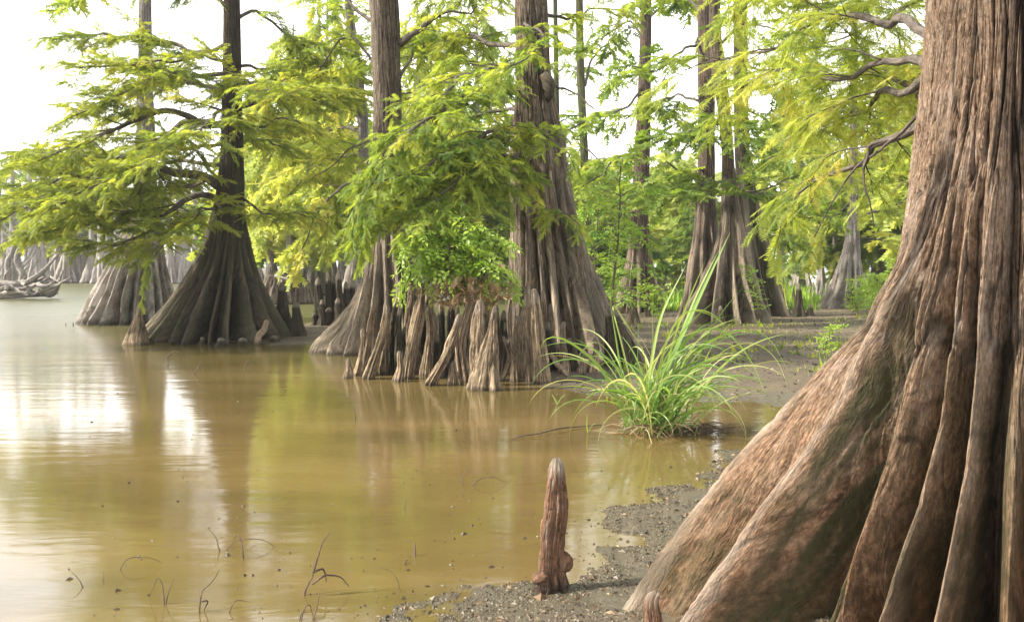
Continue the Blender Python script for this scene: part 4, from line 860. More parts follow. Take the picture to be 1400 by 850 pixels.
for k, (x, y, w, h, lab) in enumerate([(276, 470, 6, 9, 'small hooked knob at the waterline under the middle of the spreading cypress'), (302, 472, 8, 10, 'low gnarled knob at the waterline right of the spreading cypress middle rib'), (331, 470, 9, 8, 'low dark knob at the waterline beside the pale bent stub'), (374, 468, 8, 9, 'small knob on the mud spit right of the pale bent stub'), (421, 460, 10, 7, 'flat dark root lump at the right tip of the mud spit')]):
    knee(lab, [(x, y + 1, w), (x + 1, y - h * .5, w * .8), (x, y - h, w * .4)], DK, 'knobs at the foot of the spreading cypress', seed=530 + k, nth=50, nz=40, lump=.3)

RG = 'dark knees on the far mud at right'
for k, (lab, x, by, y, w, mt, D) in enumerate([
    ('slim dark knee nearest the three-cypress group', 1056, 436, 401, 4, DK, None), ('broad dark knee second from the three-cypress group', 1072, 437, 393, 6, DK, None), ('tallest dark pointed knee on the far mud at right', 1092, 439, 388, 6.5, DK, None), ('short dark knee at the right end of the dark row on the far mud', 1108, 438, 416, 5, DK, None),
    ('slim pale knee seen behind the tallest dark pointed knee', 1085, 425, 394, 3.5, TB, 33), ('dark knee right of the central tree, left of the slender rust-footed cypress', 838, 440, 395, 5, M['red_bark'], 26), ('tall brown knee before the slender rust-footed cypress', 866, 447, 396, 6, M['red_bark'], 24.5), ('small brown knee at the right foot of the slender rust-footed cypress', 885, 440, 400, 4, M['red_bark'], 28),
    ('little pointed knee in front of the middle trunk of the three-cypress group', 985, 452, 418, 6, M['red_bark'], 22.8), ('low knee left of the three-cypress group', 940, 448, 425, 5, M['red_bark'], 24)]):
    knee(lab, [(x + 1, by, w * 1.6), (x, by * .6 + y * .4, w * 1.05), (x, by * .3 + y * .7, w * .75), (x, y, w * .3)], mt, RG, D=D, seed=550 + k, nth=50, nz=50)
for k, (x, y, w) in enumerate([(1112, 386, 3), (1118, 382, 3.5), (1124, 384, 3.5), (1130, 387, 3), (1136, 394, 3), (1107, 395, 3), (1121, 396, 3.5)]):
    lab = ['leftmost tall pale knee', 'tallest pale knee', 'pale knee third from the left', 'tall pale knee fourth from the left', 'rightmost short pale knee', 'low pale knee on the left edge', 'low pale knee in the front middle'][k] + ' of the bunch at the small far cypress'
    knee(lab, [(x, 416, w * 1.7), (x, 405, w * 1.1), (x, (y + 405) / 2, w * .8), (x, y, w * .35)], M['pale_bark'], 'pale knees round the small far cypress', D=38 + (k % 3) * .5, seed=570 + k, nth=36, nz=36)

# ------------------------------------------------------------------ broken stumps out in the lake
def stump(label, cx, cy, hw_b, hw_t, top, D, seed):
    b = P(cx, cy, D); t = empty('tree_stump', (b[0], D, 0), label, 'stump')
    rows = [(cy + 3, cx - hw_b, cx + hw_b), ((cy + top) / 2, cx - (hw_b + hw_t) / 2, cx + (hw_b + hw_t) / 2), (top, cx - hw_t, cx + hw_t)]
    sp = px_spine(rows, D)
    def jag(th, Z, R):
        return -.15 * R * np.clip((Z - sp[-1][0] + .35 + .25 * vnoise(np.cos(th) * 5, np.sin(th) * 5, seed=seed)) * 3, 0, 1) * (0.5 + vnoise(np.cos(th) * 9, np.sin(th) * 9, seed=seed + 1))
    column('trunk', sp, rand_ribs(13, seed, .12, .25, 2.5, 1, .05), M['grey_bark'], t, nth=160, nz=70, seed=seed, strandamp=.03, strandf=11, lump=.06, cap=True, uref=.5, zpow=1, extra=jag)
    T = Tubes(); r = random.Random(seed)
    for q in range(11):
        a = 2 * pi * q / 11; rr = sp[-1][3] * .85; p0 = np.array([sp[-1][1] + rr * cos(a), D + rr * sin(a), sp[-1][0] - .2]); T.add(smooth_path([p0, p0 + (0.0, 0, .2), p0 + (r.uniform(-.05, .05), 0, r.uniform(.28, .75))], 6), [.09, .07, .015], 6, .3, q)
    T.build('broken_rim', M['dark_knee'], t); return t
st = stump('broken hollow stump in the lake, wide ribs and jagged top with a pale split', 381, 415, 24, 14, 378, 40, 61)
T = Tubes(); T.add([P(375, 377, 38.9), P(392, 382, 38.9), P(402, 384, 38.9)], [.05, .06, .03], 6, .2, 3); T.build('split_wood', M['driftwood'], st)
stump('smaller dark stump in the lake just right of the broken hollow one', 412, 414, 12, 7, 384, 40.5, 62)

# ------------------------------------------------------------------ driftwood at the left
dw = empty('driftwood', tuple(P(30, 408, 46)), 'bleached fallen trunk with upturned grey roots floating at the far left', 'driftwood')
dw.location[2] = 0
def dtube(name, pts, rad, D=46, n=22, s=0, sides=9, jit=.06):
    T = Tubes(); T.add(smooth_path([P(a, b_, D + (c[0] if c else 0)) for a, b_, *c in pts], n, jit, s), rad, sides, .25, s); return T
dtube('log', [(-120, 402), (-40, 402), (0, 404), (40, 402), (72, 403)], [.32, .3, .28, .2, .1], s=1).build('log', M['driftwood'], dw)
dtube('log', [(-90, 386), (-30, 391), (10, 390), (38, 386), (58, 372), (72, 355), (80, 346)], [.3, .3, .24, .2, .13, .09, .04], s=2, D=46.5).build('log', M['driftwood'], dw)
T = Tubes(); rr_ = random.Random(5)
for q in range(26):
    x0 = rr_.uniform(-20, 60); y0 = rr_.uniform(384, 402); ax = rr_.uniform(15, 45)
    T.add(smooth_path([P(x0, y0, 46 + rr_.uniform(-1, 1)), P(x0 + ax * .5, y0 - rr_.uniform(-4, 14), 46 + rr_.uniform(-1, 1)), P(x0 + ax, y0 - rr_.uniform(-6, 36), 46 + rr_.uniform(-1.5, 1.5))], 12, .05, q), [.12, .07, .02], 6, .2, q)
T.build('roots', M['driftwood'], dw)
for k, (pts, lab) in enumerate([([(8, 405), (10, 370), (18, 330), (14, 300), (22, 262)], 'thin bleached dead snag standing behind the driftwood, taller of two'), ([(28, 404), (30, 380), (24, 350), (40, 318)], 'thin bleached dead snag with forked top behind the driftwood, shorter of two')]):
    sn = empty('dead_snag', (P(pts[0][0], 405, 50)[0], 50, 0), lab, 'dead tree')
    T = Tubes(); pp = smooth_path([P(a, b_, 50) for a, b_ in pts], 18, .08, k); T.add(pp, [.22, .12, .04], 8, .2, k)
    T.build('trunk', M['driftwood'], sn); T = Tubes()
    for q in range(9):
        s0 = pp[5 + q]; dd = rr_.choice((-1, 1)); T.add(smooth_path([s0, s0 + (dd * .5, .1, .35), s0 + (dd * 1.0, .2, .5 + rr_.random())], 7, .04, q), [.05, .03, .012], 5)
    T.build('branches', M['driftwood'], sn)

# ================================================================== BACKGROUND TREES (prototypes copied)
def proto(seed, leaf, bark_, H=12, r0=.34, crown0=.22, width=3.2, dens=1.0, droop=.5, spsize=.8):
    r = random.Random(seed)
    t = empty('cypress_tree', (0, 0, 0))
    lean = r.uniform(-.5, .5)
    sp = [(-.3, 0, 0, r0), (1, .02, 0, r0 * .85), (3, lean * .15, 0, r0 * .6), (6, lean * .4, .1, r0 * .45), (9, lean * .7, 0, r0 * .3), (H, lean, 0, .03)]
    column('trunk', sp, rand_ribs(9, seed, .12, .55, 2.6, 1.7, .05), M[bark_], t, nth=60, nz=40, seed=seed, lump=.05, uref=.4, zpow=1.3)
    T = Tubes(); Sp = Sprays()
    n = int(34 * dens)
    for k in range(n):
        f = (k + r.random()) / n; z = H * (crown0 + (1 - crown0) * f * .97); a = k * 2.4 + r.uniform(-.5, .5)
        ln = width * (1 - f) ** .7 * r.uniform(.55, 1.15) + .35
        b = np.array([np.interp(z, [0, 3, 6, 9, H], [0, lean * .15, lean * .4, lean * .7, lean]), 0, z])
        d = np.array([cos(a), sin(a), 0]); up = r.uniform(-.05, .35)
        pts = [b, b + d * ln * .4 + (0, 0, up * ln * .4), b + d * ln * .75 + (0, 0, up * ln * .5 - droop * .1 * ln), b + d * ln + (0, 0, up * ln * .3 - droop * .35 * ln)]
        make_limb(None, pts, .05, .012, None, None, seed * 31 + k, slen=.45 * ln + .35, sstep=.4, t0=.12, tlen=.7, tstep=.34, spstep=.2, spsize=spsize, tint=(r.uniform(.3, .75), .25), droop=droop, tubs=T, spr=Sp, sides=5)
    T.build('branches', M['limb_bark'] if bark_ != 'pale_bark' else M['grey_bark'], t); Sp.build('foliage', M[leaf], t, TPL_LOW, seed)
    return t
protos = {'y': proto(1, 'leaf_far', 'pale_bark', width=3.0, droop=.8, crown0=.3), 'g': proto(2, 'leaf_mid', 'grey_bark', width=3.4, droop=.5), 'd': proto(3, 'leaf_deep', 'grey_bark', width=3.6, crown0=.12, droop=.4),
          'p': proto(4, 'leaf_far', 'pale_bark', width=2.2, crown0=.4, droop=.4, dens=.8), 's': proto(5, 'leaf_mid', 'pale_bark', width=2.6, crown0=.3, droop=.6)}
used_proto = set()
def place_tree(kind, px, D, toppy, label, group, rot=0.0, wide=1.0, z=0.0):
    src = protos[kind]; H = CH + (HORIZ - toppy) * D / FPX; s = H / 12
    x = (px - 700) / FPX * D
    if kind in used_proto:
        o = src.copy(); COL.objects.link(o)
        for ch in src.children:
            c = ch.copy(); c.parent = o; COL.objects.link(c)
    else:
        o = src; used_proto.add(kind)
    o.location = (x, D, z); o.scale = (s * wide, s * wide, s); o.rotation_euler = (0, 0, rot)
    tag(o, label, 'tree', group)
bg = [
    ('y', 372, 48, 150, 1.25, 'yellow-green tree on the lake behind the lake stumps, nearest of its kind'),
    ('y', 430, 52, 120, 1.2, 'drooping golden-green tree behind the dark knee cluster'),
    ('g', 338, 60, 190, 1.3, 'soft green tree seen just right of the dark spreading trunk'),
    ('y', 470, 44, 90, 1.0, 'tall golden tree filling the gap left of the pale half-hidden trunk'),
    ('s', 405, 74, 175, 1.4, 'paler tree far behind the stumps with low hanging foliage'),
    ('g', 575, 46, 110, 1.2, 'green tree glimpsed behind the leaning cypress foliage'),
    ('d', 640, 48, 160, 1.2, 'green tree behind the broadleaf bush and central knees'),
    ('g', 800, 54, 215, 1.35, 'fresh green tree right of the central trunk, low crown'),
    ('d', 836, 47, 250, 1.3, 'deeper green low tree left of the rust-footed cypress'),
    ('s', 775, 70, 190, 1.3, 'pale green tree peeping beside the central trunk'),
    ('y', 925, 62, 200, 1.4, 'bright yellow-green tree between the rust-footed cypress and the three-cypress group'),
    ('g', 905, 80, 225, 1.5, 'hazy green tree low behind the grass clump'),
    ('d', 945, 50, 265, 1.1, 'low green tree left of the reddish trunk of the tight group'),
    ('s', 1068, 66, 150, 1.2, 'small far cypress with pale buttress, leftmost of three on the bright water'),
    ('p', 1095, 60, 110, 1.0, 'small far cypress with pale buttress, middle of three on the bright water'),
    ('p', 1122, 52, 180, .8, 'small far cypress ringed by pale knees'),
    ('y', 1140, 45, 205, 1.0, 'golden tree overlapping the grey cypress with bowed root'),
    ('g', 1205, 46, 120, 1.2, 'green tree between the bowed-root cypress and the huge foreground trunk'),
    ('d', 1240, 55, 60, 1.3, 'tall green tree touching the left edge of the huge foreground trunk'),
    ('y', 1290, 42, 100, 1.4, 'golden tree hidden behind the huge foreground trunk'),
    ('g', 1420, 40, 60, 1.4, 'green tree beyond the right edge, behind the huge trunk'),
    ('y', 398, 43, 35, .95, 'tall thin golden tree rising right of the dark spreading cypress'),
    ('s', 448, 58, -10, .8, 'very tall slim hazy tree between the left tree and the leaning cypress'),
    ('y', 575, 41, 10, .8, 'tall golden tree rising right behind the leaning cypress'),
    ('s', 655, 52, 0, .8, 'tall slim hazy tree just left of the central trunk'),
    ('s', 700, 85, 170, 1.6, 'faint tree far behind the central cypress'),
]
for k, (kd, px, D, top, wd, lab) in enumerate(bg):
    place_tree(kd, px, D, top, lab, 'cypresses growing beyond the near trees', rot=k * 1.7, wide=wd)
ra = random.Random(12)
row = []
for k in range(44):
    px = -330 + k * 40 + ra.uniform(-14, 14); D = ra.uniform(96, 118)
    if not 1030 < px < 1150: row.append((px, D))
for k, (px, D) in enumerate(row):
    left = px < 330
    kd = ra.choice('spg' if left else 'sgy')
    top = ra.uniform(195, 265) if left else ra.uniform(190, 250)
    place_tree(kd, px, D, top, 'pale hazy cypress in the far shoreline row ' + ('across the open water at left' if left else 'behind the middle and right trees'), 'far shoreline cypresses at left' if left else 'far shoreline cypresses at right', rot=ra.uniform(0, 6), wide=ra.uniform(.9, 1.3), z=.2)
# pale dense buttress row on the far left shore
tb = [empty('swamp_trunk', (0, 0, 0)), empty('swamp_trunk', (0, 0, 0))]
for k, t in enumerate(tb):
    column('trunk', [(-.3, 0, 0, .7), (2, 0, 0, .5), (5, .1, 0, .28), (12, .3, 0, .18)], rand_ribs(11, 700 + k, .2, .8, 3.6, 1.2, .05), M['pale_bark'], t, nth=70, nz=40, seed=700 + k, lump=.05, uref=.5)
    T = Tubes()
    for q in range(6):
        a = q * 1.9; T.add(smooth_path([np.array([.1, 0, 4 + q * 1.1]), np.array([.1 + cos(a), sin(a), 4.6 + q * 1.1]), np.array([.1 + 1.8 * cos(a), 1.8 * sin(a), 4.7 + q * 1.1])], 8, .05, q), [.08, .05, .02], 5)
    T.build('branches', M['pale_bark'], t)
first = [True, True]
for k in range(34):
    px = -160 + k * 13 + ra.uniform(-5, 5); D = ra.uniform(88, 96); q = k % 2
    if first[q]: o = tb[q]; first[q] = False
    else:
        o = tb[q].copy(); COL.objects.link(o)
        for ch in tb[q].children: c = ch.copy(); c.parent = o; COL.objects.link(c)
    s = ra.uniform(.7, 1.1); o.location = ((px - 700) / FPX * D, D, 0); o.scale = (s, s, s * ra.uniform(.8, 1.1)); o.rotation_euler = (0, 0, ra.uniform(0, 6))
    tag(o, 'bare pale grey swollen trunk in the dense row along the far left shore', 'tree trunk', 'grey trunks packed along the far left shore')

# ================================================================== PLANTS
# broadleaf bush growing over the knees
bp = P(640, 400, 13.5)
bush = empty('leafy_bush', tuple(bp), 'bright broadleaf bush growing out of the knee row, dry brown stems at its foot', 'bush')
Tb = Tubes(); Sb = Sprays(); Sd = Sprays()
rb = random.Random(88)
for k in range(26):
    a = rb.uniform(0, 2 * pi); ex = rb.uniform(560, 690); ey = rb.uniform(280, 368)
    e = P(ex, ey, 12.9 + rb.uniform(-.4, .8)); b = P(rb.uniform(610, 670), 405, 13.6)
    mid = (b + e) / 2 + (0, 0, .25)
    make_limb(None, [b, mid, e, e + (rb.uniform(-.1, .1), 0, -.15)], .012, .004, None, None, 900 + k, slen=.42, sstep=.16, t0=.35, tlen=.2, tstep=.14, spstep=.09, spsize=.21, tint=(.7, .2), droop=.5, tubs=Tb, spr=Sb, sides=5)
for k in range(380):
    p_ = P(rb.gauss(638, 30), rb.gauss(396, 11), 12.75 + rb.uniform(-.2, .5)); Sd.add(p_, (rb.gauss(0, 1), rb.gauss(0, 1), rb.gauss(-.9, .6)), rb.uniform(.08, .16), rb.random())
Tb.build('stems', M['twig'], bush); Sb.build('leaves', M['leaf_broad'], bush, TPL_BROAD, 5); Sd.build('dry_leaves', M['dead_leaf'], bush, TPL_MID, 6, roll=1.5)

def leafy(label, pts, n, size, seed, spread=.12, leaf='leaf_broad', tint=.7, cat='plant', name='leafy_plant'):
    r = random.Random(seed); T = Tubes(); Sp = Sprays(); b = pts[0]
    t = empty(name, tuple(b), label, cat)
    for q in range(n):
        o_ = np.array([r.gauss(0, spread), r.gauss(0, spread), 0]); pp = smooth_path([pts[0] + o_ * .3] + [p_ + o_ * (i + 1) / len(pts) for i, p_ in enumerate(pts[1:])], 14, .02, seed + q)
        T.add(pp, [.006, .004, .002], 4)
        for i in range(2, 14):
            a = r.uniform(0, 6.28); Sp.add(pp[i], (cos(a), sin(a), r.uniform(-.1, .5)), size * r.uniform(.7, 1.2), tint + r.gauss(0, .15))
    T.build('stems', M['twig'], t); Sp.build('leaves', M[leaf], t, TPL_BROAD, seed)
    return t
leafy('light green vine climbing the right flank of the three-cypress group', [P(1042, 432, 22.5), P(1036, 410, 22.6), P(1030, 388, 22.8), P(1024, 366, 23)], 3, .22, 1, .05)
leafy('small bright seedling on the mud, upper of two left of the huge trunk', [P(1136, 462, 14), P(1136, 452, 14), P(1140, 445, 14)], 2, .12, 2, .04)
leafy('small bright seedling on the mud, lower of two left of the huge trunk', [P(1128, 486, 10.8), P(1130, 472, 10.8), P(1127, 462, 10.8)], 2, .10, 3, .03)
for k, (x, y, s) in enumerate([(1168, 432, 50), (1190, 430, 55), (1205, 440, 60), (1182, 424, 45), (1215, 425, 70)]):
    b = G(x, y, .1); lab = ['leftmost', 'second from left', 'third from left, lowest', 'rear', 'rightmost, tallest'][k] + ' leafy weed between the bowed-root cypress and the huge trunk'
    leafy(lab, [b, b + (0, 0, s * b[1] / FPX * .5), b + (.05, 0, s * b[1] / FPX)], 6, .26, 20 + k, .22)
for k, (x, y, s, lab) in enumerate([(895, 432, 40, 'low leafy weed right of the rust-footed cypress'), (845, 415, 60, 'leafy sapling between the central trunk and the rust-footed cypress'), (830, 360, 0, '')][:2]):
    b = G(x, y, .1); leafy(lab, [b, b + (0, 0, s * b[1] / FPX * .5), b + (.05, 0, s * b[1] / FPX)], 6, .3, 40 + k, .25)
# shrubs at the base of the broad right side
def sapling(label, px, py, topy, seed, wpx=60, D=None):
    b = G(px, py, .1); D = D or b[1]; b = np.array([(px - 700) / FPX * D, D, .1]); H = (py - topy) * D / FPX; t = empty('green_sapling', tuple(b), label, 'sapling'); r = random.Random(seed); T = Tubes(); Sp = Sprays()
    st_ = smooth_path([b, b + (.05, 0, H * .5), b + (.15, 0, H)], 16, .05, seed); T.add(st_, [.03, .02, .006], 6)
    for k in range(16):
        i = 3 + int(12 * k / 16); a = k * 2.4; ln = wpx * D / FPX * .5 * r.uniform(.5, 1.1) * (1.1 - k / 22); d = np.array([cos(a), sin(a), .1])
        make_limb(None, [st_[i], st_[i] + d * ln * .5 + (0, 0, .1), st_[i] + d * ln], .012, .004, None, None, seed * 7 + k, slen=.6, sstep=.22, t0=.2, tlen=.3, tstep=.2, spstep=.15, spsize=.24, tint=(.5, .3), tubs=T, spr=Sp, sides=5)
    T.build('stem', M['twig'], t); Sp.build('leaves', M['leaf_broad'], t, TPL_BROAD, seed); return t
sapling('bright green sapling right behind the central trunk, its thin stem leaning left', 838, 430, 185, 61, 110, 19)
sapling('green sapling behind the sapling nearest the central trunk', 812, 425, 240, 62, 80, 24)

rg = random.Random(4)
# ------------------------------------------------------------------ long grass clump
gb = G(893, 592)
gr = empty('grass_clump', (gb[0], gb[1], 0), 'tall arching green grass clump rising from the shallows, dead straw at its base', 'grass clump')
GV = []; GF = []; GT = []; gn = 0
def blade(path, w, tint, store):
    global gn
    path = np.asarray(path); n = len(path)
    T_ = np.gradient(path, axis=0); T_ /= np.linalg.norm(T_, axis=1)[:, None] + 1e-9
    side = np.cross(T_, [0, 0, 1.0]); nl = np.linalg.norm(side, axis=1)[:, None]
    s0 = side.sum(0); s0 = s0 / (np.linalg.norm(s0) + 1e-9)
    side = np.where(nl > .2, side / (nl + 1e-9), s0); side = side * np.sign((side @ s0))[:, None]
    up = np.cross(side, T_); al = rg.choice((-1, 1)) * radians(rg.uniform(25, 80)); side, up = side * cos(al) + up * sin(al), up * cos(al) - side * sin(al)
    t = np.linspace(0, 1, n)[:, None]; ww = 1.35 * w * np.minimum(1, .45 + t * 3) * (1 - t ** 3.2) + .0006
    a, b_, c = path - side * ww / 2 + up * ww * .18, path, path + side * ww / 2 + up * ww * .18
    store[0].append(np.stack([a, b_, c], 1).reshape(-1, 3)); i = np.arange(n - 1) * 3 + store[3][0]
    store[1].append(np.concatenate([np.stack([i, i + 1, i + 4, i + 3], 1), np.stack([i + 1, i + 2, i + 5, i + 4], 1)])); store[2].append(np.full(n * 3, tint)); store[3][0] += n * 3
sg = ([], [], [], [0]); sdw = ([], [], [], [0])
def pxblade(pts, w, tint, D0=None, D1=None):
    D0 = D0 or gb[1]; D1 = D1 or D0
    pp = [P(a, b_, D0 + (D1 - D0) * i / (len(pts) - 1)) for i, (a, b_) in enumerate(pts)]; blade(smooth_path(pp, 26), w, tint, sg)
rg = random.Random(4)
for pts, w, D1 in [
    ([(880, 588), (915, 500), (955, 410), (999, 316)], .034, 8.6), ([(884, 588), (920, 490), (950, 410), (984, 340)], .03, 8.8), ([(888, 588), (912, 500), (930, 440), (965, 355)], .026, 9.1), ([(876, 585), (890, 500), (905, 430), (938, 362)], .022, 8.9),
    ([(862, 588), (850, 555), (822, 505), (790, 475), (762, 461), (744, 466), (737, 484)], .022, 8.5), ([(868, 588), (852, 520), (840, 450), (834, 412)], .014, 8.8), ([(872, 588), (864, 530), (850, 470), (838, 418), (862, 452), (880, 480)], .014, 9.0),
    ([(866, 588), (850, 520), (830, 480), (812, 468), (796, 480), (788, 492)], .014, 8.7), ([(870, 588), (860, 540), (838, 498), (818, 486), (806, 490)], .012, 8.9),
    ([(905, 588), (935, 500), (975, 465), (1015, 452), (1050, 462), (1078, 508)], .022, 8.5), ([(905, 590), (940, 530), (990, 480), (1030, 470), (1060, 490), (1078, 530)], .018, 8.9), ([(900, 588), (930, 480), (965, 450), (1000, 460), (1030, 500), (1048, 545)], .018, 8.6),
    ([(910, 592), (950, 560), (990, 560), (1010, 575), (1022, 602)], .02, 8.3), ([(908, 592), (945, 548), (990, 530), (1040, 535), (1075, 560)], .015, 8.6), ([(900, 590), (925, 530), (960, 500), (985, 505), (1010, 540)], .016, 8.4), ([(900, 588), (925, 450), (945, 425), (975, 430), (1005, 460)], .016, 9.1),
    ([(895, 588), (905, 490), (925, 440), (950, 425), (985, 440), (1000, 470)], .018, 8.4), ([(905, 590), (930, 540), (960, 520), (1010, 515), (1055, 520)], .014, 9.3), ([(895, 585), (930, 500), (985, 470), (1020, 480)], .014, 9.4)]:
    pxblade(pts, w, rg.uniform(.35, .8), None, D1)
for k in range(190):
    a = rg.gauss(0, 1.2) if rg.random() < .62 else rg.uniform(0, 2 * pi); el = radians(rg.uniform(46, 87)); ln = rg.uniform(.5, 1.55); bend = rg.uniform(.5, 1.9)
    p_ = np.array([gb[0] + rg.gauss(0, .11), gb[1] + rg.gauss(.02, .09), -.02]); pts = [p_.copy()]; n = 18
    for i in range(n):
        e = el - bend * (i / n) ** 1.7 * 1.5
        p_ = p_ + ln / n * np.array([cos(a) * cos(e), sin(a) * cos(e), sin(e)]); pts.append(p_.copy())
    blade(pts, rg.uniform(.008, .017), min(1, max(0, rg.gauss(.5, .24))), sg)
for k in range(150):
    a = rg.uniform(0, 2 * pi); e0 = rg.uniform(-.1, .9); ln = rg.uniform(.12, .5); p_ = np.array([gb[0] + rg.gauss(.03, .14), gb[1] + rg.gauss(0, .1), rg.uniform(0, .08)]); pts = [p_.copy()]
    for i in range(9):
        e = e0 - 1.6 * (i / 9); p_ = p_ + ln / 9 * np.array([cos(a) * cos(e), sin(a) * cos(e), sin(e)]); p_[2] = max(p_[2], .004); pts.append(p_.copy())
    blade(pts, rg.uniform(.005, .011), rg.random(), sdw)
mk('blades', np.concatenate(sg[0]), np.concatenate(sg[1]), M['blade'], gr, col=np.concatenate(sg[2]))
mk('dead_straw', np.concatenate(sdw[0]), np.concatenate(sdw[1]), leafmat('dry_straw', [(.10, .06, .035), (.22, .15, .09), (.42, .33, .2)], .2), gr, col=np.concatenate(sdw[2]))
T = Tubes()
for k in range(60):
    a = rg.uniform(-.6, .9); p0 = np.array([gb[0] + rg.uniform(-.05, .6), gb[1] + rg.uniform(-.12, .12), .01]); ln = rg.uniform(.1, .35); T.add(smooth_path([p0, p0 + (ln * .5, rg.uniform(-.04, .04), rg.uniform(.02, .1)), p0 + (ln, rg.uniform(-.05, .05), rg.uniform(0, .05))], 7, .01, k), [.004, .003, .0015], 4)
T.build('root_tangle', M['twig'], gr)
T = Tubes(); T.add(smooth_path([G(700, 599, .01), G(745, 590, .03), G(790, 583, .02), G(838, 580, .01)], 16, .01, 3), [.006, .008, .005], 6)
o = T.build('reed_stem', M['twig']); root_at(o, tuple(G(770, 590))); tag(o, 'long thin reed stem lying on the water left of the grass clump', 'reed')
for k, (pts, lab) in enumerate([([(762, 553), (758, 545), (754, 538)], 'small single grass shoot in the water, left of the two by the reed'), ([(803, 592), (802, 580), (803, 565)], 'small single grass shoot close to the grass clump')]):
    st_ = ([], [], [], [0]); D = G(*pts[0])[1]
    blade(smooth_path([P(a, b_, D) for a, b_ in pts], 10), .012, .6, st_); blade(smooth_path([P(pts[0][0], pts[0][1], D), P(pts[0][0] + 6, pts[0][1] - 10, D - .05), P(pts[0][0] + 12, pts[0][1] - 14, D - .1)], 10), .008, .4, st_)
    o = mk('grass_shoot', np.concatenate(st_[0]), np.concatenate(st_[1]), M['blade'], None, col=np.concatenate(st_[2])); root_at(o, tuple(G(*pts[0]))); tag(o, lab, 'grass shoot', 'single grass shoots')

# ------------------------------------------------------------------ twigs standing in the water
twigs = [
    ('short arched twig left of the crossed pair in the mid-left water', [[(301, 754), (297, 740), (290, 728), (283, 722)]], 1.4),
    ('long low arching twig with drooping end, behind the crossed pair', [[(303, 753), (320, 741), (343, 736), (362, 739), (376, 748), (381, 757)], [(338, 766), (343, 750), (355, 742)]], 1.1),
    ('dark hooked twig with folded pale tip in the mid-left water', [[(333, 764), (331, 745), (326, 732), (322, 733), (318, 742)]], 1.6),
    ('thin bow-shaped twig arching over the water at far left', [[(160, 779), (172, 766), (190, 761), (208, 763), (220, 769)]], 1.2),
    ('short straight leaning twig at the bottom left', [[(118, 803), (108, 792), (97, 781)]], 1.5),
    ('tiny bent twig right of the straight leaning one at bottom left', [[(138, 794), (142, 787), (139, 781)]], 1.2),
    ('pale folded reed twig standing near the bottom left', [[(225, 826), (223, 805), (216, 790), (209, 803), (205, 815)], [(225, 822), (232, 805), (239, 790)]], 1.5),
    ('kinked fork-shaped twig left of the bottom centre', [[(272, 838), (274, 820), (277, 808), (290, 795), (300, 778)], [(276, 812), (284, 822), (277, 838)]], 1.9),
    ('tall dark crooked twig, thickest of all, above the bottom centre', [[(413, 814), (420, 800), (427, 788), (428, 772)], [(428, 774), (436, 755), (443, 738), (451, 728)], [(427, 789), (445, 786), (465, 789), (477, 801)], [(430, 772), (442, 778), (446, 795)]], 2.4),
    ('small curl of twig tangle on the bottom edge', [[(410, 848), (416, 832), (424, 828), (430, 850)], [(425, 850), (433, 830), (436, 812), (428, 812)], [(408, 850), (412, 838), (422, 836)]], 1.6),
    ('low bent twig between the kinked fork and the thick crooked twig', [[(310, 838), (318, 826), (326, 820), (345, 823)]], 1.4),
    ('looped thin twig in the water left of the near knee', [[(633, 664), (632, 652), (638, 642), (644, 640)], [(641, 664), (655, 655), (675, 652), (694, 661)]], 1.1),
    ('thin upright reed in the water before the leaning cypress', [[(535, 581), (534, 565), (532, 545)]], .9),
    ('short black stub poking up near the bottom middle', [[(568, 760), (567, 750), (567, 741)]], 3.2),
    ('tiny black chip stub left of the short black stub', [[(551, 772), (554, 768), (557, 765)]], 3.2),
    ('thin curved twig near the bottom middle, by the mud edge', [[(549, 808), (542, 790), (530, 778), (515, 775)]], 1.1),
    ('pale looped dead reed in front of the spreading cypress, largest', [[(230, 498), (231, 486), (238, 480), (248, 483), (251, 492)], [(230, 498), (228, 488), (234, 483), (243, 486)]], 1.2),
    ('pale dead reed bunch, right of the largest loop', [[(262, 512), (270, 503), (274, 495), (279, 508)], [(266, 512), (258, 504)]], 1.2),
    ('small dead reed loop near the spreading cypress, rightmost', [[(333, 505), (338, 494), (343, 493), (348, 503)], [(310, 512), (316, 503), (322, 508)]], 1.2),
    ('thin dead reed close under the spreading cypress', [[(212, 470), (214, 462), (219, 461)]], 1.2),
    ('small upright stick, tallest of three in the open water at left', [[(121, 446), (121, 436)]], 1.6), ('small stub, middle of three in the open water at left', [[(100, 445), (100, 440)]], 1.6), ('tiny stub, leftmost of three in the open water', [[(90, 445), (90, 441)]], 1.3),
    ('small curved reed left of the grass clump, low over the water', [[(632, 583), (634, 575), (642, 572), (650, 577)]], .8),
    ('short bent reed just left of the looped twig, mid water', [[(552, 694), (555, 684), (553, 680)]], 1),
    ('thin brown bent reed beside the small water knee', [[(487, 575), (484, 560), (480, 556)]], .9),
]
for k, (lab, paths, w) in enumerate(twigs):
    b = G(*paths[0][0]); T = Tubes()
    for q, pts in enumerate(paths):
        D = b[1]; pp = [P(a, c, D + .02 * i) for i, (a, c) in enumerate(pts)]
        pp[0] = pp[0] - np.array([0, 0, .03]); T.add(smooth_path(pp, 6 * len(pts), .0015, k), np.array([1., .7, .3]) * w * .72 * D / FPX, 7, .2, k)
    o = T.build('twig', M['twig']); root_at(o, tuple(b)); tag(o, lab, 'twig', 'twigs and reeds standing in the water')

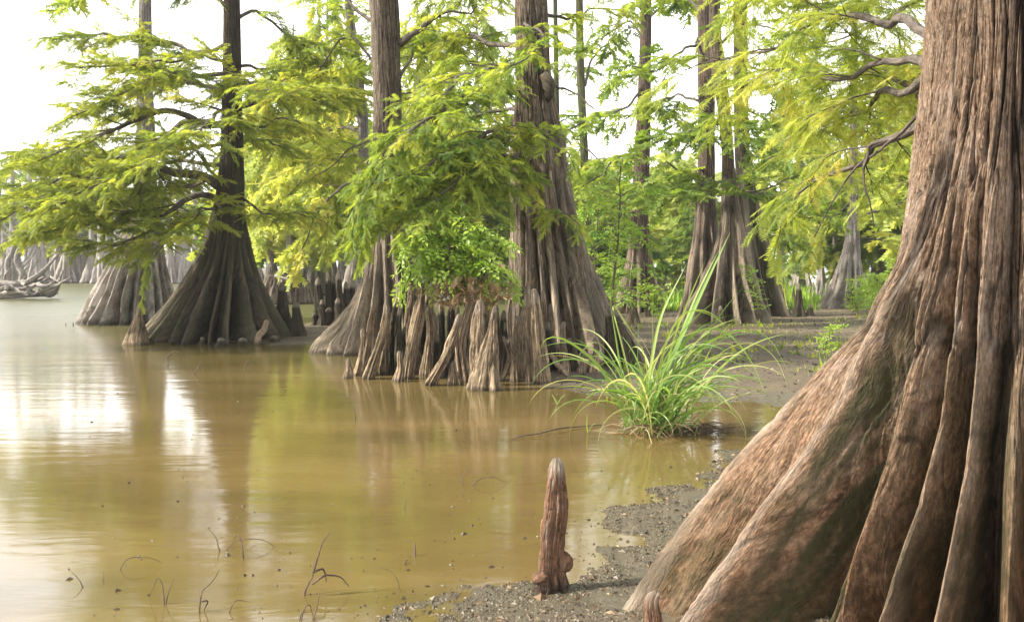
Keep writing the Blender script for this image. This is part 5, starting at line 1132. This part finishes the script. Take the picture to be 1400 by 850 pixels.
# ------------------------------------------------------------------ ground cover and debris
def scatter(name, label, cat, pts, size, mat, seed, kind='chip'):
    r = np.random.default_rng(seed); n = len(pts)
    if kind == 'chip':
        tv = np.array([(1, 0, 0), (-.4, .8, 0), (-.5, -.7, 0), (0.1, 0, .7), (0, 0, -.5)]); tf = np.array([(0, 1, 3), (1, 2, 3), (2, 0, 3), (1, 0, 4), (2, 1, 4), (0, 2, 4)])
    else:
        tv = np.array([(-.07, 0, 0), (.07, 0, 0), (.15, .1, 1), (0, .07, 0), (-.25, .05, .8), (.05, -.08, 0), (-.02, -.3, .9)]); tf = np.array([(0, 1, 2), (1, 3, 4), (0, 5, 6)])
    a = r.uniform(0, 2 * pi, n); s = size * r.lognormal(0, .45, n); st_ = r.uniform(.5, 1.8, n)
    x = tv[None, :, 0] * st_[:, None] + r.normal(0, .15, (n, len(tv))); y = tv[None, :, 1] + r.normal(0, .15, (n, len(tv))) * (kind == 'chip'); z = tv[None, :, 2] * np.ones((n, 1))
    X = pts[:, 0, None] + s[:, None] * (x * np.cos(a)[:, None] - y * np.sin(a)[:, None]); Y = pts[:, 1, None] + s[:, None] * (x * np.sin(a)[:, None] + y * np.cos(a)[:, None]); Z = pts[:, 2, None] + s[:, None] * z
    V = np.stack([X, Y, Z], -1).reshape(-1, 3); F = (tf[None] + (np.arange(n) * len(tv))[:, None, None]).reshape(-1, 3)
    return tag(mk(name, V, F, mat, None, smooth=False, col=np.repeat(r.random(n), len(tv))), label, cat, kind='stuff')
def sample_land(n, x0, x1, y0, y1, seed, zmin=.0, zmax=9, patch=None):
    r = np.random.default_rng(seed); y = y0 * (y1 / y0) ** r.random(n); x = r.uniform(x0, x1, n) * (y / y1 if patch == 'fan' else 1)
    z = ground_h(x, y); k = (z > zmin) & (z < zmax)
    return np.stack([x, y, z], 1)[k]
crumbs = leafmat('mud_crumbs', [(.018, .014, .009), (.05, .038, .025), (.10, .08, .052), (.22, .19, .14)], 0, .8)
p1 = sample_land(60000, -1.4, 2.6, 3.4, 8.0, 1, zmin=-.005); dens = fbm(p1[:, 0] * 3, p1[:, 1] * 3, seed=9) ; p1 = p1[dens > -.25]
scatter('mud_crumbs', 'grey-brown crumbs of mud and plant litter covering the near bank', 'mud litter', p1, .0052, crumbs, 2)
p2 = sample_land(26000, -1.2, 12, 8.5, 30, 3, zmin=.01)
scatter('leaf_litter', 'brown scraps and twigs strewn over the far mud bank', 'leaf litter', p2[::2], .016, crumbs, 4)
p3 = sample_land(60000, 3, 32, 31, 75, 5, zmin=.03); dn = fbm(p3[:, 0] * .35, p3[:, 1] * .25, seed=19); p3 = p3[(dn + (p3[:, 1] - 31) * .05 > .0)]
scatter('ground_grass', 'bright short grass and weeds on the far bank at right', 'grass', p3, .20, M['leaf_broad'], 6, 'tuft')
p4 = sample_land(9000, 0, 10, 11, 27, 7, zmin=.02); dn = fbm(p4[:, 0] * 1.2, p4[:, 1] * 1.2, seed=23); p4 = p4[dn > .12]
scatter('sparse_turf', 'thin olive turf sprouting on the brown mud flat', 'turf', p4, .055, M['leaf_mid'], 8, 'tuft')

r_ = np.random.default_rng(77); yy = 3.6 * (12 / 3.6) ** r_.random(5000); xx = r_.uniform(-3.2, 3.0, 5000) * yy / 7; zz = ground_h(xx, yy)
kk = (zz < -.0) & (r_.random(5000) < np.clip(.10 + .9 * np.exp(zz * 18), 0, 1)); p5 = np.stack([xx, yy, np.full(5000, .0015)], 1)[kk]
scatter('floating_litter', 'tiny brown flecks and needles floating on the water near the bank', 'floating litter', p5, .006, crumbs, 9)
p6 = sample_land(2600, -1.2, 2.4, 3.6, 8.5, 31, zmin=.0)
scatter('bark_scraps', 'scattered brown bark scraps and dead needles on the near mud', 'leaf litter', p6, .008, M['dead_leaf'], 10)

# ================================================================== LIGHT, SKY, CAMERA
w = bpy.data.worlds.new('World'); S.world = w; w.use_nodes = True
nt = w.node_tree; nt.nodes.clear(); N = nt.nodes; L = nt.links
SUN_AZ = atan2(-.97, -.16)      # measured x over y (compass from +Y towards +X)
SUN_EL = radians(40)
sky = N.new('ShaderNodeTexSky'); sky.sky_type = 'NISHITA'; sky.sun_disc = False
sky.sun_elevation = SUN_EL; sky.sun_rotation = SUN_AZ % (2 * pi); sky.air_density = 1.0; sky.dust_density = 4.0; sky.ozone_density = 1.0
tc = N.new('ShaderNodeTexCoord')
cl = noisen(nt, mapped(nt, tc.outputs['Generated'], (1, 1, 2.2)), 2.2, 5, .55)
cr = ramp(N, [(.30, (.62, .62, .62)), (.62, (1, 1, 1))]); L.new(cl, cr.inputs[0])
sz = N.new('ShaderNodeSeparateXYZ'); L.new(tc.outputs['Generated'], sz.inputs[0])
hz = ramp(N, [(0.0, (16, 15.8, 15.3)), (.22, (11.5, 11.4, 11.2)), (.6, (3.2, 3.3, 3.4))]); L.new(sz.outputs[2], hz.inputs[0])
mixsky = mixc(nt, cr.outputs[0], sky.outputs[0], hz.outputs[0])
bgn = N.new('ShaderNodeBackground'); bgn.inputs[1].default_value = .13; L.new(mixsky, bgn.inputs[0])
wo = N.new('ShaderNodeOutputWorld'); L.new(bgn.outputs[0], wo.inputs[0])

sd = bpy.data.lights.new('sun', 'SUN'); sd.energy = 5.0; sd.angle = radians(4); sd.color = (1, .93, .82)
so = bpy.data.objects.new('sun', sd); COL.objects.link(so)
from mathutils import Vector
dirv = Vector((sin(SUN_AZ) * cos(SUN_EL), cos(SUN_AZ) * cos(SUN_EL), sin(SUN_EL)))
so.rotation_euler = dirv.to_track_quat('Z', 'Y').to_euler(); so.location = (-20, -10, 30)

m, nt, N, L, out = newmat('pale_air')
pv = N.new('ShaderNodeVolumePrincipled'); pv.inputs['Color'].default_value = (.93, .96, 1, 1); pv.inputs['Density'].default_value = .0006; pv.inputs['Anisotropy'].default_value = .3
L.new(pv.outputs[0], out.inputs['Volume'])
hv = np.array([(x, y, z) for x in (-2600, 2600) for y in (-2600, 2700) for z in (-1.6, 34)])
tag(mk('haze', hv, np.array([(0, 1, 3, 2), (4, 6, 7, 5), (0, 4, 5, 1), (2, 3, 7, 6), (0, 2, 6, 4), (1, 5, 7, 3)]), m, None, smooth=False), 'pale bright humid haze hanging over the whole swamp', 'haze', kind='stuff')
cd = bpy.data.cameras.new('camera'); co = bpy.data.objects.new('camera', cd); COL.objects.link(co)
cd.sensor_width = 36; cd.lens = 36 * FPX / 1400; cd.clip_end = 6000; cd.clip_start = .05
co.location = (0, 0, CH); co.rotation_euler = (pi / 2 - PITCH, 0, 0)
S.camera = co
S.view_settings.view_transform = 'Standard'; S.view_settings.look = 'None'; S.view_settings.gamma = 1; S.view_settings.exposure = 1.36
S.render.resolution_x = 1024; S.render.resolution_y = 621
